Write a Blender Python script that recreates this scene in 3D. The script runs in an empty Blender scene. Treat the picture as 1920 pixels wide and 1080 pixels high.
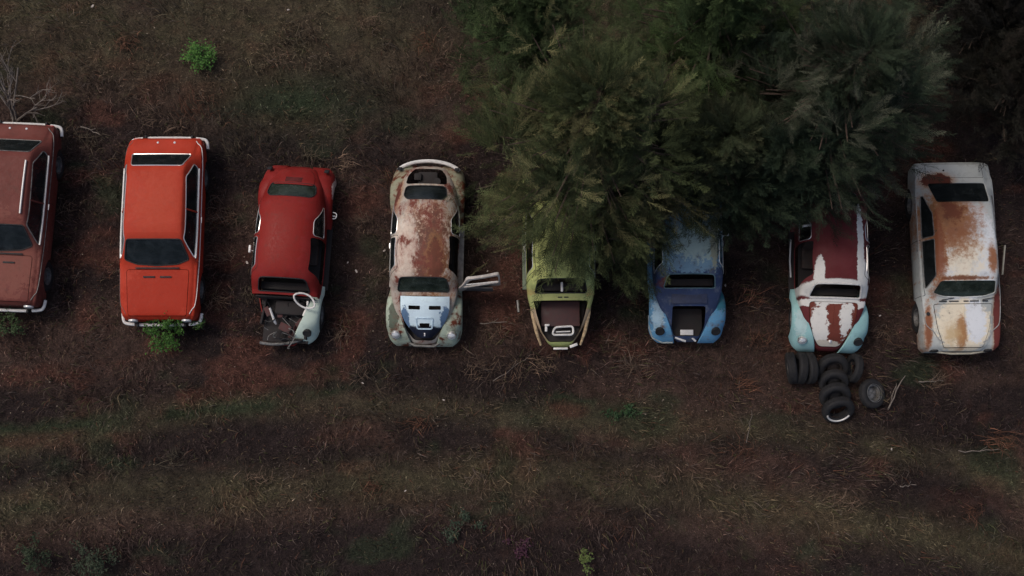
import bpy, bmesh, math, random
import numpy as np
from mathutils import Vector, Matrix
from mathutils.bvhtree import BVHTree

random.seed(7); rng = np.random.default_rng(7)
R = math.radians
scene = bpy.context.scene
COL = scene.collection

# ------------------------------------------------------------------ camera, sky, sun, exposure
TILT, DIST = 8.0, 25.0
cam = bpy.data.cameras.new('camera'); co = bpy.data.objects.new('camera', cam); COL.objects.link(co)
cam.sensor_width = 36; cam.lens = 36 * 2205 / 1920; cam.clip_end = 2000
co.location = (0, -DIST * math.sin(R(TILT)), DIST * math.cos(R(TILT))); co.rotation_euler = (R(TILT), 0, 0)
scene.camera = co
SUN_EL, SUN_AZ = 58, 215          # soft overcast light from the upper left of the picture
w = bpy.data.worlds.new('World'); scene.world = w; w.use_nodes = True
nt = w.node_tree; sky = nt.nodes.new('ShaderNodeTexSky'); sky.sky_type = 'NISHITA'; sky.sun_disc = False
sky.sun_elevation = R(SUN_EL); sky.sun_rotation = R(-60); sky.air_density = 1.0; sky.dust_density = 5.0; sky.ozone_density = 0.3
bg = nt.nodes['Background']; nt.links.new(sky.outputs[0], bg.inputs[0]); bg.inputs[1].default_value = 0.11
sl = bpy.data.lights.new('sun', 'SUN'); sl.energy = 1.0; sl.angle = R(14); sl.color = (1.0, 0.95, 0.88)
so = bpy.data.objects.new('sun', sl); COL.objects.link(so)
dv = Vector((-0.45, 0.28, 0.85)); so.rotation_euler = dv.to_track_quat('Z', 'Y').to_euler(); so.location = dv * 30
scene.view_settings.view_transform = 'Standard'; scene.view_settings.look = 'None'
scene.view_settings.exposure = -0.02; scene.view_settings.gamma = 1.0

def px(x, y, z=0.0):
    """ground survey: where the sight line of photo point (x, y) meets height z"""
    t = R(TILT); d = ((x - 960) / 2205, (540 - y) / 2205, -1.0)
    wv = Vector((d[0], d[1] * math.cos(t) - d[2] * math.sin(t), d[1] * math.sin(t) + d[2] * math.cos(t)))
    c = co.location; return Vector(c) + wv * ((z - c.z) / wv.z)

# ------------------------------------------------------------------ numpy noise
_lat = rng.random((256, 256))
def vnoise(x, y):
    xi = np.floor(x).astype(int); yi = np.floor(y).astype(int); fx = x - xi; fy = y - yi
    fx = fx * fx * (3 - 2 * fx); fy = fy * fy * (3 - 2 * fy)
    a = _lat[xi % 256, yi % 256]; b = _lat[(xi + 1) % 256, yi % 256]; c = _lat[xi % 256, (yi + 1) % 256]; d = _lat[(xi + 1) % 256, (yi + 1) % 256]
    return (a * (1 - fx) + b * fx) * (1 - fy) + (c * (1 - fx) + d * fx) * fy
def fbm(x, y, o=4):
    s = 0; a = .5; t = 0
    for i in range(o):
        s = s + a * vnoise(x * 2 ** i + 17.3 * i, y * 2 ** i + 5.1 * i); t += a; a *= .55
    return s / t
def sstep(a, b, x):
    t = np.clip((x - a) / (b - a), 0, 1); return t * t * (3 - 2 * t)

# ------------------------------------------------------------------ materials
def newmat(name, col=(.5, .5, .5), rough=.6, metal=0.0, spec=.5):
    m = bpy.data.materials.new(name); m.use_nodes = True; b = m.node_tree.nodes['Principled BSDF']
    b.inputs['Base Color'].default_value = (*col, 1); b.inputs['Roughness'].default_value = rough
    b.inputs['Metallic'].default_value = metal; b.inputs['Specular IOR Level'].default_value = spec
    return m
class NB:
    def __init__(s, m): s.m = m; s.t = m.node_tree; s.b = s.t.nodes['Principled BSDF']
    def n(s, k, **kw):
        o = s.t.nodes.new(k)
        for a, v in kw.items(): setattr(o, a, v)
        return o
    def l(s, a, b): s.t.links.new(a, b)
    def coord(s): return s.n('ShaderNodeTexCoord').outputs['Object']
    def noise(s, scale, detail=6, rough=.6, vec=None, dist=0.0):
        o = s.n('ShaderNodeTexNoise'); o.inputs['Scale'].default_value = scale; o.inputs['Detail'].default_value = detail
        o.inputs['Roughness'].default_value = rough; o.inputs['Distortion'].default_value = dist
        if vec is not None: s.l(vec, o.inputs['Vector'])
        return o.outputs['Fac']
    def math(s, op, a, b=None, c=None):
        o = s.n('ShaderNodeMath', operation=op)
        for i, v in enumerate((a, b, c)):
            if v is None: continue
            if isinstance(v, (int, float)): o.inputs[i].default_value = v
            else: s.l(v, o.inputs[i])
        return o.outputs[0]
    def vmath(s, op, a, b=None):
        o = s.n('ShaderNodeVectorMath', operation=op)
        for i, v in enumerate((a, b)):
            if v is None: continue
            if isinstance(v, tuple): o.inputs[i].default_value = v
            else: s.l(v, o.inputs[i])
        return o
    def ramp(s, x, a, b, va=0.0, vb=1.0):
        o = s.n('ShaderNodeMapRange', interpolation_type='SMOOTHSTEP'); s.l(x, o.inputs[0])
        for i, v in zip((1, 2, 3, 4), (a, b, va, vb)): o.inputs[i].default_value = v
        return o.outputs[0]
    def mix(s, f, a, b, blend='MIX'):
        o = s.n('ShaderNodeMix', data_type='RGBA', blend_type=blend)
        for i, v in ((0, f), (6, a), (7, b)):
            if isinstance(v, (int, float)): o.inputs[i].default_value = v
            elif isinstance(v, tuple): o.inputs[i].default_value = (*v, 1)
            else: s.l(v, o.inputs[i])
        return o.outputs[2]
    def bump(s, h, strength, dist=.01):
        o = s.n('ShaderNodeBump'); o.inputs['Strength'].default_value = strength; o.inputs['Distance'].default_value = dist
        s.l(h, o.inputs['Height']); s.l(o.outputs[0], s.b.inputs['Normal'])

RUST = (.105, .028, .014); RUSTD = (.055, .016, .011)
def paint(name, base, patches=(), rust=.0, rscale=2.5, rough=.5, dirt=.5, rustcol=RUST, edge=.35, fade=.12, streak=1.0, grime=(.05, .04, .03)):
    """weathered car paint in the car's own coordinates. patch = (colour, cx, front distance, rx, ry, edge noise)"""
    m = newmat(name, base, rough, 0, .13); k = NB(m); c = k.coord()
    big = k.noise(1.6, 5, .6, c); fine = k.noise(22, 6, .7, c)
    col = k.mix(k.ramp(big, .3, .7), tuple(v * (1 - fade) for v in base), tuple(min(.9, v * (1 + fade) + .01) for v in base))
    sc = k.vmath('MULTIPLY', c, (1.0, streak, 1.0)).outputs[0]
    nz = k.noise(rscale * 2.0, 9, .72, sc, .3); nf = k.noise(15, 8, .75, c)
    for pc, cx, cf, rx, ry, ed, *sf in patches:
        sf = sf[0] if sf else .09
        d = k.vmath('SUBTRACT', c, (cx, -cf, 0)).outputs[0]; d = k.vmath('MULTIPLY', d, (1 / rx, 1 / ry, 0)).outputs[0]
        ln = k.vmath('LENGTH', d).outputs['Value']
        v = k.math('ADD', k.math('ADD', ln, k.math('MULTIPLY', k.math('SUBTRACT', nz, .5), ed * 5)), k.math('MULTIPLY', k.math('SUBTRACT', nf, .5), .3 + ed * 2.5))
        if pc[0] > 2.2 * pc[2] and pc[0] < .4 and sum(base) > .9: col = k.mix(k.ramp(v, 1.75, .8, 0, .8), col, (.34, .17, .075))
        col = k.mix(k.ramp(v, 1 + sf, 1 - sf, 0, 1 if sf < .2 else .85), col, pc)
    nz2 = k.noise(rscale, 10, .7, sc, .2)
    rm = None
    if rust > 0:
        rc = k.mix(k.ramp(fine, .3, .7), RUSTD if rustcol == RUST else tuple(v * .6 for v in rustcol), rustcol)
        th = .78 - rust * .5
        rm = k.ramp(nz2, th - .03, th + .05)
        col = k.mix(rm, col, rc)
        hal = k.ramp(nz2, th - .12, th - .01, 0, .35)
        col = k.mix(hal, col, tuple(v * 1.6 for v in rustcol)) if rust > .3 else col
    dm = k.ramp(k.noise(7, 9, .75, c), .48, .78, 0, dirt)
    col = k.mix(dm, col, grime)
    sp = k.ramp(k.noise(60, 3, .6, c), .66, .74, 0, .7 * dirt)
    col = k.mix(sp, col, RUSTD)
    k.l(col, k.b.inputs['Base Color'])
    k.l(k.ramp(fine, .2, .8, rough - .08, min(1, rough + .25)), k.b.inputs['Roughness'])
    k.bump(k.math('ADD', k.noise(3.0, 2, .5, c), k.math('MULTIPLY', fine, .12)), .35, .03)
    return m
def simple(name, base, rough=.6, metal=0.0, var=.25, scale=9, bump=.3):
    m = newmat(name, base, rough, metal); k = NB(m); c = k.coord(); f = k.noise(scale, 6, .65, c)
    k.l(k.mix(k.ramp(f, .3, .7), tuple(v * (1 - var) for v in base), tuple(min(.95, v * (1 + var)) for v in base)), k.b.inputs['Base Color'])
    k.l(k.ramp(f, .2, .8, rough * .8, min(1, rough * 1.25)), k.b.inputs['Roughness'])
    if bump: k.bump(f, bump, .01)
    return m
def chrome_mat(name, base, rustamt=.3):
    m = newmat(name, base, .3, .85); k = NB(m); c = k.coord(); f = k.noise(9, 8, .7, c)
    r = k.ramp(f, .72 - rustamt * .4, .78 - rustamt * .35)
    k.l(k.mix(r, base, (.10, .045, .03)), k.b.inputs['Base Color'])
    k.l(k.ramp(r, 0, 1, .28, .8), k.b.inputs['Roughness']); k.l(k.ramp(r, 0, 1, .8, .0), k.b.inputs['Metallic'])
    return m
M = {}
M['chrome'] = chrome_mat('weathered chrome', (.86, .84, .82), .25)
M['whitetrim'] = simple('faded white trim', (.66, .64, .62), .45, .1, .12, 14, .1)
M['rubber'] = simple('black rubber', (.014, .014, .016), .75, 0, .4, 20)
M['tyre'] = simple('weathered tyre rubber', (.011, .0105, .012), .8, 0, .5, 12, .5)
def dusty(m, col, lo, hi, sc):
    k = NB(m); c = k.coord(); old = k.b.inputs['Base Color'].links[0].from_socket; k.l(k.mix(k.ramp(k.noise(sc, 7, .7, c), lo, hi, 0, .8), old, col), k.b.inputs['Base Color'])
dusty(M['tyre'], (.028, .022, .018), .52, .76, 5)
M['dark'] = simple('dark interior', (.018, .014, .014), .85, 0, .5, 6)
M['vinyl'] = simple('cracked vinyl', (.035, .022, .018), .7, 0, .4, 8)
M['vinylgrey'] = simple('grey vinyl', (.07, .065, .065), .7, 0, .3, 8)
M['metal'] = simple('grimy bare metal', (.16, .155, .15), .55, .5, .5, 12)
M['wood'] = simple('grey weathered wood', (.17, .14, .12), .9, 0, .35, 12)
M['bark'] = simple('bark', (.075, .05, .038), .9, 0, .4, 14, .8)
M['lens'] = newmat('headlamp lens', (.75, .76, .76), .12, .3)
M['amber'] = newmat('amber lens', (.5, .16, .04), .25)
M['redlens'] = newmat('red lens', (.35, .02, .015), .25)
def glass_mat(name, tint=(.018, .023, .025)):
    """dirty window glass: mostly see-through with a dust film"""
    m = newmat(name, tint, .12, 0, .6); k = NB(m); c = k.coord()
    tr = k.n('ShaderNodeBsdfTransparent'); tr.inputs[0].default_value = (.55, .62, .6, 1)
    mx = k.n('ShaderNodeMixShader'); f = k.noise(5, 6, .6, c)
    k.l(k.ramp(f, .3, .75, .30, .75), mx.inputs[0]); k.l(k.ramp(f, .3, .7, .08, .35), k.b.inputs['Roughness'])
    k.l(tr.outputs[0], mx.inputs[1]); k.l(k.b.outputs[0], mx.inputs[2])
    k.l(mx.outputs[0], k.t.nodes['Material Output'].inputs[0]); return m
M['glass'] = glass_mat('dusty window glass'); M['glassgreen'] = glass_mat('green tinted dusty glass', (.045, .062, .050))

# ------------------------------------------------------------------ object helpers
def tag(o, label=None, cat=None, group=None, kind=None):
    if label: o['label'] = label
    if cat: o['category'] = cat
    if group: o['group'] = group
    if kind: o['kind'] = kind
    return o
def empty(name, loc, label, cat, rz=0.0, group=None):
    o = bpy.data.objects.new(name, None); COL.objects.link(o); o.location = loc; o.rotation_euler = (0, 0, rz)
    o.empty_display_size = .2
    return tag(o, label, cat, group)
def mk(name, V, F, mat, parent=None, smooth=True, angle=40, label=None):
    me = bpy.data.meshes.new(name); me.from_pydata([tuple(v) for v in V], [], F); me.update()
    return fin(name, me, mat, parent, smooth, angle, label)
def fin(name, me, mat, parent=None, smooth=True, angle=40, label=None):
    me.name = name
    if smooth and len(me.polygons):
        me.polygons.foreach_set('use_smooth', [True] * len(me.polygons)); me.set_sharp_from_angle(angle=R(angle))
    me.materials.clear(); me.materials.append(mat)
    o = bpy.data.objects.new(name, me); COL.objects.link(o)
    if parent: o.parent = parent
    if label: o['label'] = label
    return o
def merge(parts):
    V = []; F = []
    for v, f in parts:
        n = len(V); V += [tuple(a) for a in v]; F += [tuple(i + n for i in q) for q in f]
    return V, F
def xf(part, m):
    return [m @ Vector(v) for v in part[0]], part[1]
def rbox(cx, cy, cz, sx, sy, sz, bev=.02, rot=None):
    bm = bmesh.new(); bmesh.ops.create_cube(bm, size=1.0)
    bmesh.ops.scale(bm, vec=(sx, sy, sz), verts=bm.verts)
    if bev: bmesh.ops.bevel(bm, geom=bm.edges[:], offset=min(bev, .45 * min(sx, sy, sz)), segments=2, profile=.6, affect='EDGES')
    if rot: bmesh.ops.rotate(bm, cent=(0, 0, 0), matrix=rot.to_3x3() if hasattr(rot, 'to_3x3') else rot, verts=bm.verts)
    bmesh.ops.translate(bm, vec=(cx, cy, cz), verts=bm.verts)
    bm.verts.index_update(); V = [v.co.copy() for v in bm.verts]; F = [tuple(v.index for v in f.verts) for f in bm.faces]; bm.free()
    return V, F
def tube(pts, r, seg=6, closed=False):
    pts = [Vector(p) for p in pts]; n = len(pts); V = []; F = []
    rr = r if isinstance(r, (list, tuple)) else [r] * n
    up = None
    for i, p in enumerate(pts):
        a = pts[(i - 1) % n] if (i > 0 or closed) else p; b = pts[(i + 1) % n] if (i < n - 1 or closed) else p
        t = (b - a); t = t.normalized() if t.length > 1e-9 else Vector((0, 1, 0))
        if up is None: up = Vector((0, 0, 1)) if abs(t.z) < .9 else Vector((1, 0, 0))
        s = t.cross(up)
        if s.length < 1e-6: s = t.cross(Vector((1, 0, 0)))
        s.normalize(); u = s.cross(t); up = u
        for j in range(seg):
            an = 2 * math.pi * j / seg; V.append(p + (s * math.cos(an) + u * math.sin(an)) * rr[i])
    for i in range(n if closed else n - 1):
        for j in range(seg):
            a = i * seg + j; b = i * seg + (j + 1) % seg; c = ((i + 1) % n) * seg + (j + 1) % seg; d = ((i + 1) % n) * seg + j
            F.append((a, b, c, d))
    if not closed: F.append(tuple(range(seg))[::-1]); F.append(tuple(range((n - 1) * seg, n * seg)))
    return V, F
def lathe(prof, seg=28, axis='x', closed=False):
    """profile of (radius, height) spun round an axis"""
    V = []; F = []; n = len(prof)
    for i in range(seg):
        a = 2 * math.pi * i / seg
        for r, h in prof:
            q = (h, r * math.cos(a), r * math.sin(a)) if axis == 'x' else (r * math.cos(a), r * math.sin(a), h) if axis == 'z' else (r * math.cos(a), h, r * math.sin(a))
            V.append(q)
    for i in range(seg):
        for j in range(n if closed else n - 1):
            a = i * n + j; b = i * n + (j + 1) % n; c = ((i + 1) % seg) * n + (j + 1) % n; d = ((i + 1) % seg) * n + j
            F.append((a, d, c, b))
    return V, F
def chaikin(P, it=2, closed=True):
    P = [tuple(p) for p in P]
    for _ in range(it):
        Q = []; n = len(P)
        if not closed: Q.append(P[0])
        for i in range(n if closed else n - 1):
            a = P[i]; b = P[(i + 1) % n]
            Q.append(tuple(a[k] * .75 + b[k] * .25 for k in range(len(a)))); Q.append(tuple(a[k] * .25 + b[k] * .75 for k in range(len(a))))
        if not closed: Q.append(P[-1])
        P = Q
    return P
def roundpoly(P, r=.05, seg=4):
    """round each corner of a polygon by radius-like length r"""
    out = []; n = len(P)
    for i in range(n):
        p = Vector(P[i]).to_2d(); a = Vector(P[i - 1]).to_2d() - p; b = Vector(P[(i + 1) % n]).to_2d() - p
        d = min(r, a.length * .45, b.length * .45); a = p + a.normalized() * d; b = p + b.normalized() * d
        for k in range(seg + 1):
            t = k / seg; out.append(tuple((1 - t) ** 2 * a + 2 * t * (1 - t) * p + t * t * b))
    return out
def sym(P): return P + [(-x, f) for x, f in reversed(P)]
def pchip(xs, ys, x):
    xs = np.array(xs, float); ys = np.array(ys, float); h = np.diff(xs); d = np.diff(ys) / h; m = np.zeros(len(xs))
    for i in range(1, len(xs) - 1):
        if d[i - 1] * d[i] > 0:
            w1 = 2 * h[i] + h[i - 1]; w2 = h[i] + 2 * h[i - 1]; m[i] = (w1 + w2) / (w1 / d[i - 1] + w2 / d[i])
    m[0] = d[0]; m[-1] = d[-1]; x = np.clip(x, xs[0], xs[-1]); i = np.clip(np.searchsorted(xs, x) - 1, 0, len(h) - 1)
    t = (x - xs[i]) / h[i]; a, b = ys[i], ys[i + 1]
    return (2 * t ** 3 - 3 * t ** 2 + 1) * a + (t ** 3 - 2 * t ** 2 + t) * h[i] * m[i] + (-2 * t ** 3 + 3 * t ** 2) * b + (t ** 3 - t ** 2) * h[i] * m[i + 1]

# ------------------------------------------------------------------ shells: loft, cut, panel
def prism(P, axis, a, b):
    """outline (u, v): axis 'z' -> (x, front) swept in height; axis 'x' -> (front, z) swept across"""
    n = len(P)
    if axis == 'z': V = [(u, -v, a) for u, v in P] + [(u, -v, b) for u, v in P]
    else: V = [(a, -u, v) for u, v in P] + [(b, -u, v) for u, v in P]
    F = [tuple(range(n)), tuple(range(2 * n - 1, n - 1, -1))] + [(i, i + n, (i + 1) % n + n, (i + 1) % n) for i in range(n)]
    bm = bmesh.new(); vs = [bm.verts.new(v) for v in V]
    for f in F: bm.faces.new([vs[i] for i in f])
    bmesh.ops.recalc_face_normals(bm, faces=bm.faces); bmesh.ops.triangulate(bm, faces=[f for f in bm.faces if len(f.verts) > 4])
    bm.verts.index_update()
    out = ([v.co.copy() for v in bm.verts], [tuple(v.index for v in f.verts) for f in bm.faces]); bm.free(); return out
def solid(VF, thick, off=0.0):
    """open shell -> closed solid of given thickness, its outer face moved out by off"""
    me = bpy.data.meshes.new('t'); me.from_pydata([tuple(v) for v in VF[0]], [], VF[1]); me.update()
    bm = bmesh.new(); bm.from_mesh(me); bmesh.ops.recalc_face_normals(bm, faces=bm.faces)
    top = max(bm.faces, key=lambda f: f.calc_center_median().z)
    if top.normal.z < 0: bmesh.ops.reverse_faces(bm, faces=bm.faces)
    bm.normal_update()
    if off: 
        for v in bm.verts: v.co += v.normal * off
    bm.to_mesh(me); bm.free()
    o = bpy.data.objects.new('t', me); COL.objects.link(o)
    s = o.modifiers.new('s', 'SOLIDIFY'); s.thickness = thick; s.offset = -1; s.use_even_offset = False
    me2 = bpy.data.meshes.new_from_object(o.evaluated_get(bpy.context.evaluated_depsgraph_get()))
    bpy.data.objects.remove(o); bpy.data.meshes.remove(me); return me2
def boolean(me, cutter, op):
    a = bpy.data.objects.new('a', me); COL.objects.link(a)
    mc = bpy.data.meshes.new('c'); mc.from_pydata([tuple(v) for v in cutter[0]], [], cutter[1]); mc.update()
    b = bpy.data.objects.new('b', mc); COL.objects.link(b); b.hide_render = True
    m = a.modifiers.new('b', 'BOOLEAN'); m.operation = op; m.object = b; m.solver = 'EXACT'
    r = bpy.data.meshes.new_from_object(a.evaluated_get(bpy.context.evaluated_depsgraph_get()))
    bpy.data.objects.remove(a); bpy.data.objects.remove(b); bpy.data.meshes.remove(mc); return r
class Shell:
    def __init__(s, VF):
        s.VF = VF; s.bvh = BVHTree.FromPolygons([Vector(v) for v in VF[0]], VF[1])
        s.cuts = []
    def cut(s, P, axis='z', a=.3, b=2.0): s.cuts.append(prism(P, axis, a, b))
    def body(s, mat, parent, name='body', thick=.018):
        me = solid(s.VF, thick)
        for c in s.cuts: me = boolean(me, c, 'DIFFERENCE')
        return fin(name, me, mat, parent, True, 32)
    def panel(s, P, mat, parent, name, axis='z', a=.3, b=2.0, off=.004, thick=.012, label=None):
        me = boolean(solid(s.VF, thick, off), prism(P, axis, a, b), 'INTERSECT')
        return fin(name, me, mat, parent, True, 32, label)
    def proj(s, P, axis='z', side=1, off=.004):
        out = []
        n = len(P)
        for i in range(n):
            a = P[i]; b = P[(i + 1) % n]; L = math.hypot(b[0] - a[0], b[1] - a[1]); k = max(1, int(L / .05))
            for j in range(k):
                u = a[0] + (b[0] - a[0]) * j / k; v = a[1] + (b[1] - a[1]) * j / k
                if axis == 'z': o, d = Vector((u, -v, 3)), Vector((0, 0, -1))
                else: o, d = Vector((2.0 * side, -u, v)), Vector((-side, 0, 0))
                h = s.bvh.ray_cast(o, d)
                if h[0] is not None:
                    nn = h[1] if h[1].dot(d) < 0 else -h[1]; out.append(h[0] + nn * off)
        return out
    def trim(s, P, mat, parent, name='window_trim', axis='z', side=1, r=.010, off=.003, closed=True):
        pts = s.proj(P, axis, side, off)
        if not closed: pts = pts[:-max(1, int(math.hypot(P[0][0] - P[-1][0], P[0][1] - P[-1][1]) / .05))]
        if len(pts) < 3: return None
        v, f = tube(pts, r, 6, closed); return mk(name, v, f, mat, parent)
def window(sh, P, parent, glass, trim=None, name='windshield', axis='z', side=0, r=.010, a=.3, b=2.0, tr_name='window_trim'):
    """pane and surround of an opening already registered as a cut"""
    holder = None
    if glass:
        if axis == 'x': a, b = (0.2, 2.0) if side > 0 else (-2.0, -0.2)
        holder = sh.panel(P, glass, parent, name, axis, a, b, off=-.008, thick=.005)
    if trim: sh.trim(P, trim, holder or parent, tr_name, axis, side or 1, r)
    return holder

# ------------------------------------------------------------------ wheels and tyres
def tyre_vf(ro=.32, ri=.19, w=.155, seg=36, tread=True):
    h = w / 2; p = [(ri, -h * .75), (ri + .03, -h * .98), ((ro + ri) / 2, -h * 1.06), (ro - .03, -h * .95), (ro - .006, -h * .72)]
    if tread:
        for g in (-.36, 0, .36): p += [(ro, h * (g - .14)), (ro - .009, h * (g - .10)), (ro - .009, h * (g + .10)), (ro, h * (g + .14))]
    p += [(ro - .006, h * .72), (ro - .03, h * .95), ((ro + ri) / 2, h * 1.06), (ri + .03, h * .98), (ri, h * .75)]
    p += [(ri + .012, h * .5), (ri + .012, -h * .5)]
    return lathe(p, seg, 'x', True)
def rim_vf(r=.19, w=.13):
    h = w / 2; return lathe([(r, -h), (r - .012, -h * .96), (r - .02, -h * .3), (.12, -h * .1), (.09, h * .2), (.05, h * .25), (.001, h * .25), (.001, h * .15), (.08, h * .1), (r - .03, -h * .4), (r - .02, h * .9), (r, h)], 28, 'x')
TY = tyre_vf(); RM = rim_vf()
def wheel(parent, x, f, z=.30, flat=True, rimmat=None, sx=1):
    m = Matrix.Translation((x, -f, z)) @ Matrix.Scale(sx, 4, (1, 0, 0))
    v, fc = xf(TY, m); t = mk('wheel', v, fc, M['tyre'], parent)
    v, fc = xf(RM, m); mk('rim', v, fc, rimmat or M['metal'], t)

# ------------------------------------------------------------------ interior pieces
def seat(parent, x, f, wd=.48, mat=None, name='seat'):
    mat = mat or M['vinyl']
    v, fc = merge([rbox(x, -f, .42, wd, .46, .14, .05), rbox(x, -f + .28, .68, wd, .12, .52, .05, Matrix.Rotation(R(-14), 3, 'X'))])
    mk(name, v, fc, mat, parent)
def steering(parent, x, f, z, mat):
    m = Matrix.Translation((x, -f, z)) @ Matrix.Rotation(R(62), 4, 'X')
    ring = [(math.cos(a) * .19, math.sin(a) * .19, 0) for a in np.linspace(0, 2 * math.pi, 25)[:-1]]
    parts = [tube(ring, .013, 6, True), tube([(-.18, 0, -.02), (0, 0, -.03), (.18, 0, -.02)], .012), tube([(0, 0, -.03), (0, 0, -.45)], .02)]
    v, fc = xf(merge(parts), m); mk('steering_wheel', v, fc, mat, parent)
def interior(parent, fcowl, hw, floor=.26, seatmat=None, rear=True, sw=True, swmat=None):
    v, fc = rbox(0, .1, floor, hw * 2 * .93, 2.3, .03, .01); mk('floor_pan', v, fc, M['dark'], parent)
    seat(parent, -.30, -.05, mat=seatmat); seat(parent, .30, -.05, mat=seatmat)
    if rear: seat(parent, 0, -.88, hw * 1.6, seatmat, 'rear_seat')
    v, fc = rbox(0, -(fcowl - .09), .84, hw * 1.65, .16, .16, .04); mk('dashboard', v, fc, M['dark'], parent)
    if sw: steering(parent, -.30 if sw != -1 else .30, fcowl - .28, .88, swmat or M['rubber'])

# ================================================================== BEETLE-SHAPED CARS
BT_f = [-1.92, -1.85, -1.65, -1.40, -1.02, -.6, 0, .3, .52, .60, .86, .96, 1.2, 1.5, 1.7, 1.82, 1.88]
BT = dict(zc=[.42, .60, .85, 1.09, 1.335, 1.45, 1.50, 1.48, 1.43, 1.385, 1.02, .985, .93, .80, .64, .50, .40],
          wb=[.20, .34, .48, .58, .66, .70, .71, .71, .705, .70, .68, .66, .59, .46, .34, .25, .17],
          zb=[.38, .50, .62, .72, .81, .86, .88, .88, .88, .88, .86, .85, .78, .64, .50, .40, .33],
          zs=[.32, .30, .28, .28, .28, .28, .28, .28, .28, .28, .28, .28, .28, .28, .28, .28, .28],
          n=[2.0, 2.1, 2.2, 2.3, 2.4, 2.45, 2.5, 2.5, 2.45, 2.4, 2.3, 2.2, 2.1, 2.1, 2.0, 2.0, 2.0])
def bt(k, f): return float(pchip(BT_f, BT[k], f))
def beetle_shell():
    fs = np.concatenate([np.linspace(-1.92, -1.0, 14), np.linspace(-.9, .42, 12), np.linspace(.50, .98, 11), np.linspace(1.06, 1.88, 14)])
    V = []; F = []; nh = 17
    for f in fs:
        zc, wb, zb, zs, n = (bt(k, f) for k in ('zc', 'wb', 'zb', 'zs', 'n'))
        half = [(wb * .93, zs), (wb * .975, zs + (zb - zs) * .35), (wb, zs + (zb - zs) * .7)]
        for i in range(14):
            t = i / 13 * math.pi / 2; half.append((wb * max(0, math.cos(t)) ** (2 / n), zb + (zc - zb) * math.sin(t) ** (2 / n)))
        half[-1] = (0, zc)
        row = [(-x, -f, z) for x, z in half] + [(x, -f, z) for x, z in reversed(half[:-1])]
        V += row
    m = 2 * nh - 1
    for i in range(len(fs) - 1):
        for j in range(m - 1):
            a = i * m + j; F.append((a, a + 1, a + m + 1, a + m))
    F.append(tuple(range(m))[::-1]); F.append(tuple(range((len(fs) - 1) * m, len(fs) * m)))
    return V, F
BSH = beetle_shell()
FRONT_F = [.60, .75, .95, 1.2, 1.45, 1.65, 1.80, 1.90]
FRONT = dict(zt=[.36, .50, .68, .79, .79, .70, .54, .34], xo=[.745, .755, .775, .79, .79, .765, .70, .58], xi=[.58, .56, .54, .50, .42, .34, .28, .24])
REAR_F = [-.62, -.75, -.95, -1.2, -1.45, -1.65, -1.82, -1.94]
REAR = dict(zt=[.36, .50, .70, .80, .79, .70, .54, .36], xo=[.745, .755, .77, .785, .785, .765, .71, .60], xi=[.60, .60, .58, .54, .48, .40, .32, .24])
def fender_vf(side, front=True, thick=.012):
    T, K = (FRONT_F, FRONT) if front else (REAR_F, REAR)
    sg = 1 if front else -1; V = []; F = []; n = 16
    fs = np.linspace(abs(T[0]), abs(T[-1]), 22)
    for f in fs:
        zt, xo, xi = (float(pchip([abs(a) for a in T], K[k], f)) for k in ('zt', 'xo', 'xi'))
        ax = 1.2; zb = .30
        if abs(f - ax) < .37: zb = .30 + math.sqrt(.37 ** 2 - (f - ax) ** 2) * .95
        zb = min(zb, zt - .05)
        for i in range(n):
            t = i / (n - 1)
            if t < .12: x = xi + .0; z = zt - .08 + .08 * t / .12
            else:
                a = (t - .12) / .88 * math.pi / 2; x = xi + (xo - xi) * math.sin(a) ** (2 / 2.5); z = zb + (zt - zb) * max(0, math.cos(a)) ** (2 / 2.5)
            V.append((side * x, -f * sg, z))
    for i in range(len(fs) - 1):
        for j in range(n - 1):
            a = i * n + j; F.append((a, a + 1, a + n + 1, a + n))
    F.append(tuple(range((len(fs) - 1) * n, len(fs) * n)))
    me = solid((V, F), thick)
    return me
def fender(parent, side, mat, front=True, lamp='lamp', mirror=None, label=None):
    o = fin('fender', fender_vf(side, front), mat, parent, True, 50, label)
    if front and lamp:
        m = Matrix.Translation((side * .575, -1.70, .665)) @ Matrix.Rotation(R(52), 4, 'X')
        v, f = xf(lathe([(.085, -.05), (.098, .012), (.092, .024), (.080, .022)], 20, 'z'), m); rg = mk('headlight', v, f, M['chrome'] if lamp == 'lamp' else M['rubber'], o)
        if lamp == 'lamp': v, f = xf(lathe([(.080, .020), (.05, .038), (.0005, .045)], 20, 'z'), m); mk('lens', v, f, M['lens'], rg)
        else: v, f = xf(lathe([(.088, .018), (.07, .016), (.0005, .015)], 20, 'z'), m); mk('lamp_bucket', v, f, M['rubber'], rg)
    if not front:
        m = Matrix.Translation((side * .60, 1.80, .60)) @ Matrix.Rotation(R(-65), 4, 'X')
        v, f = xf(rbox(0, 0, .01, .10, .16, .05, .03), m); mk('tail_light', v, f, M['rubber'], o)
    return o
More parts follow.
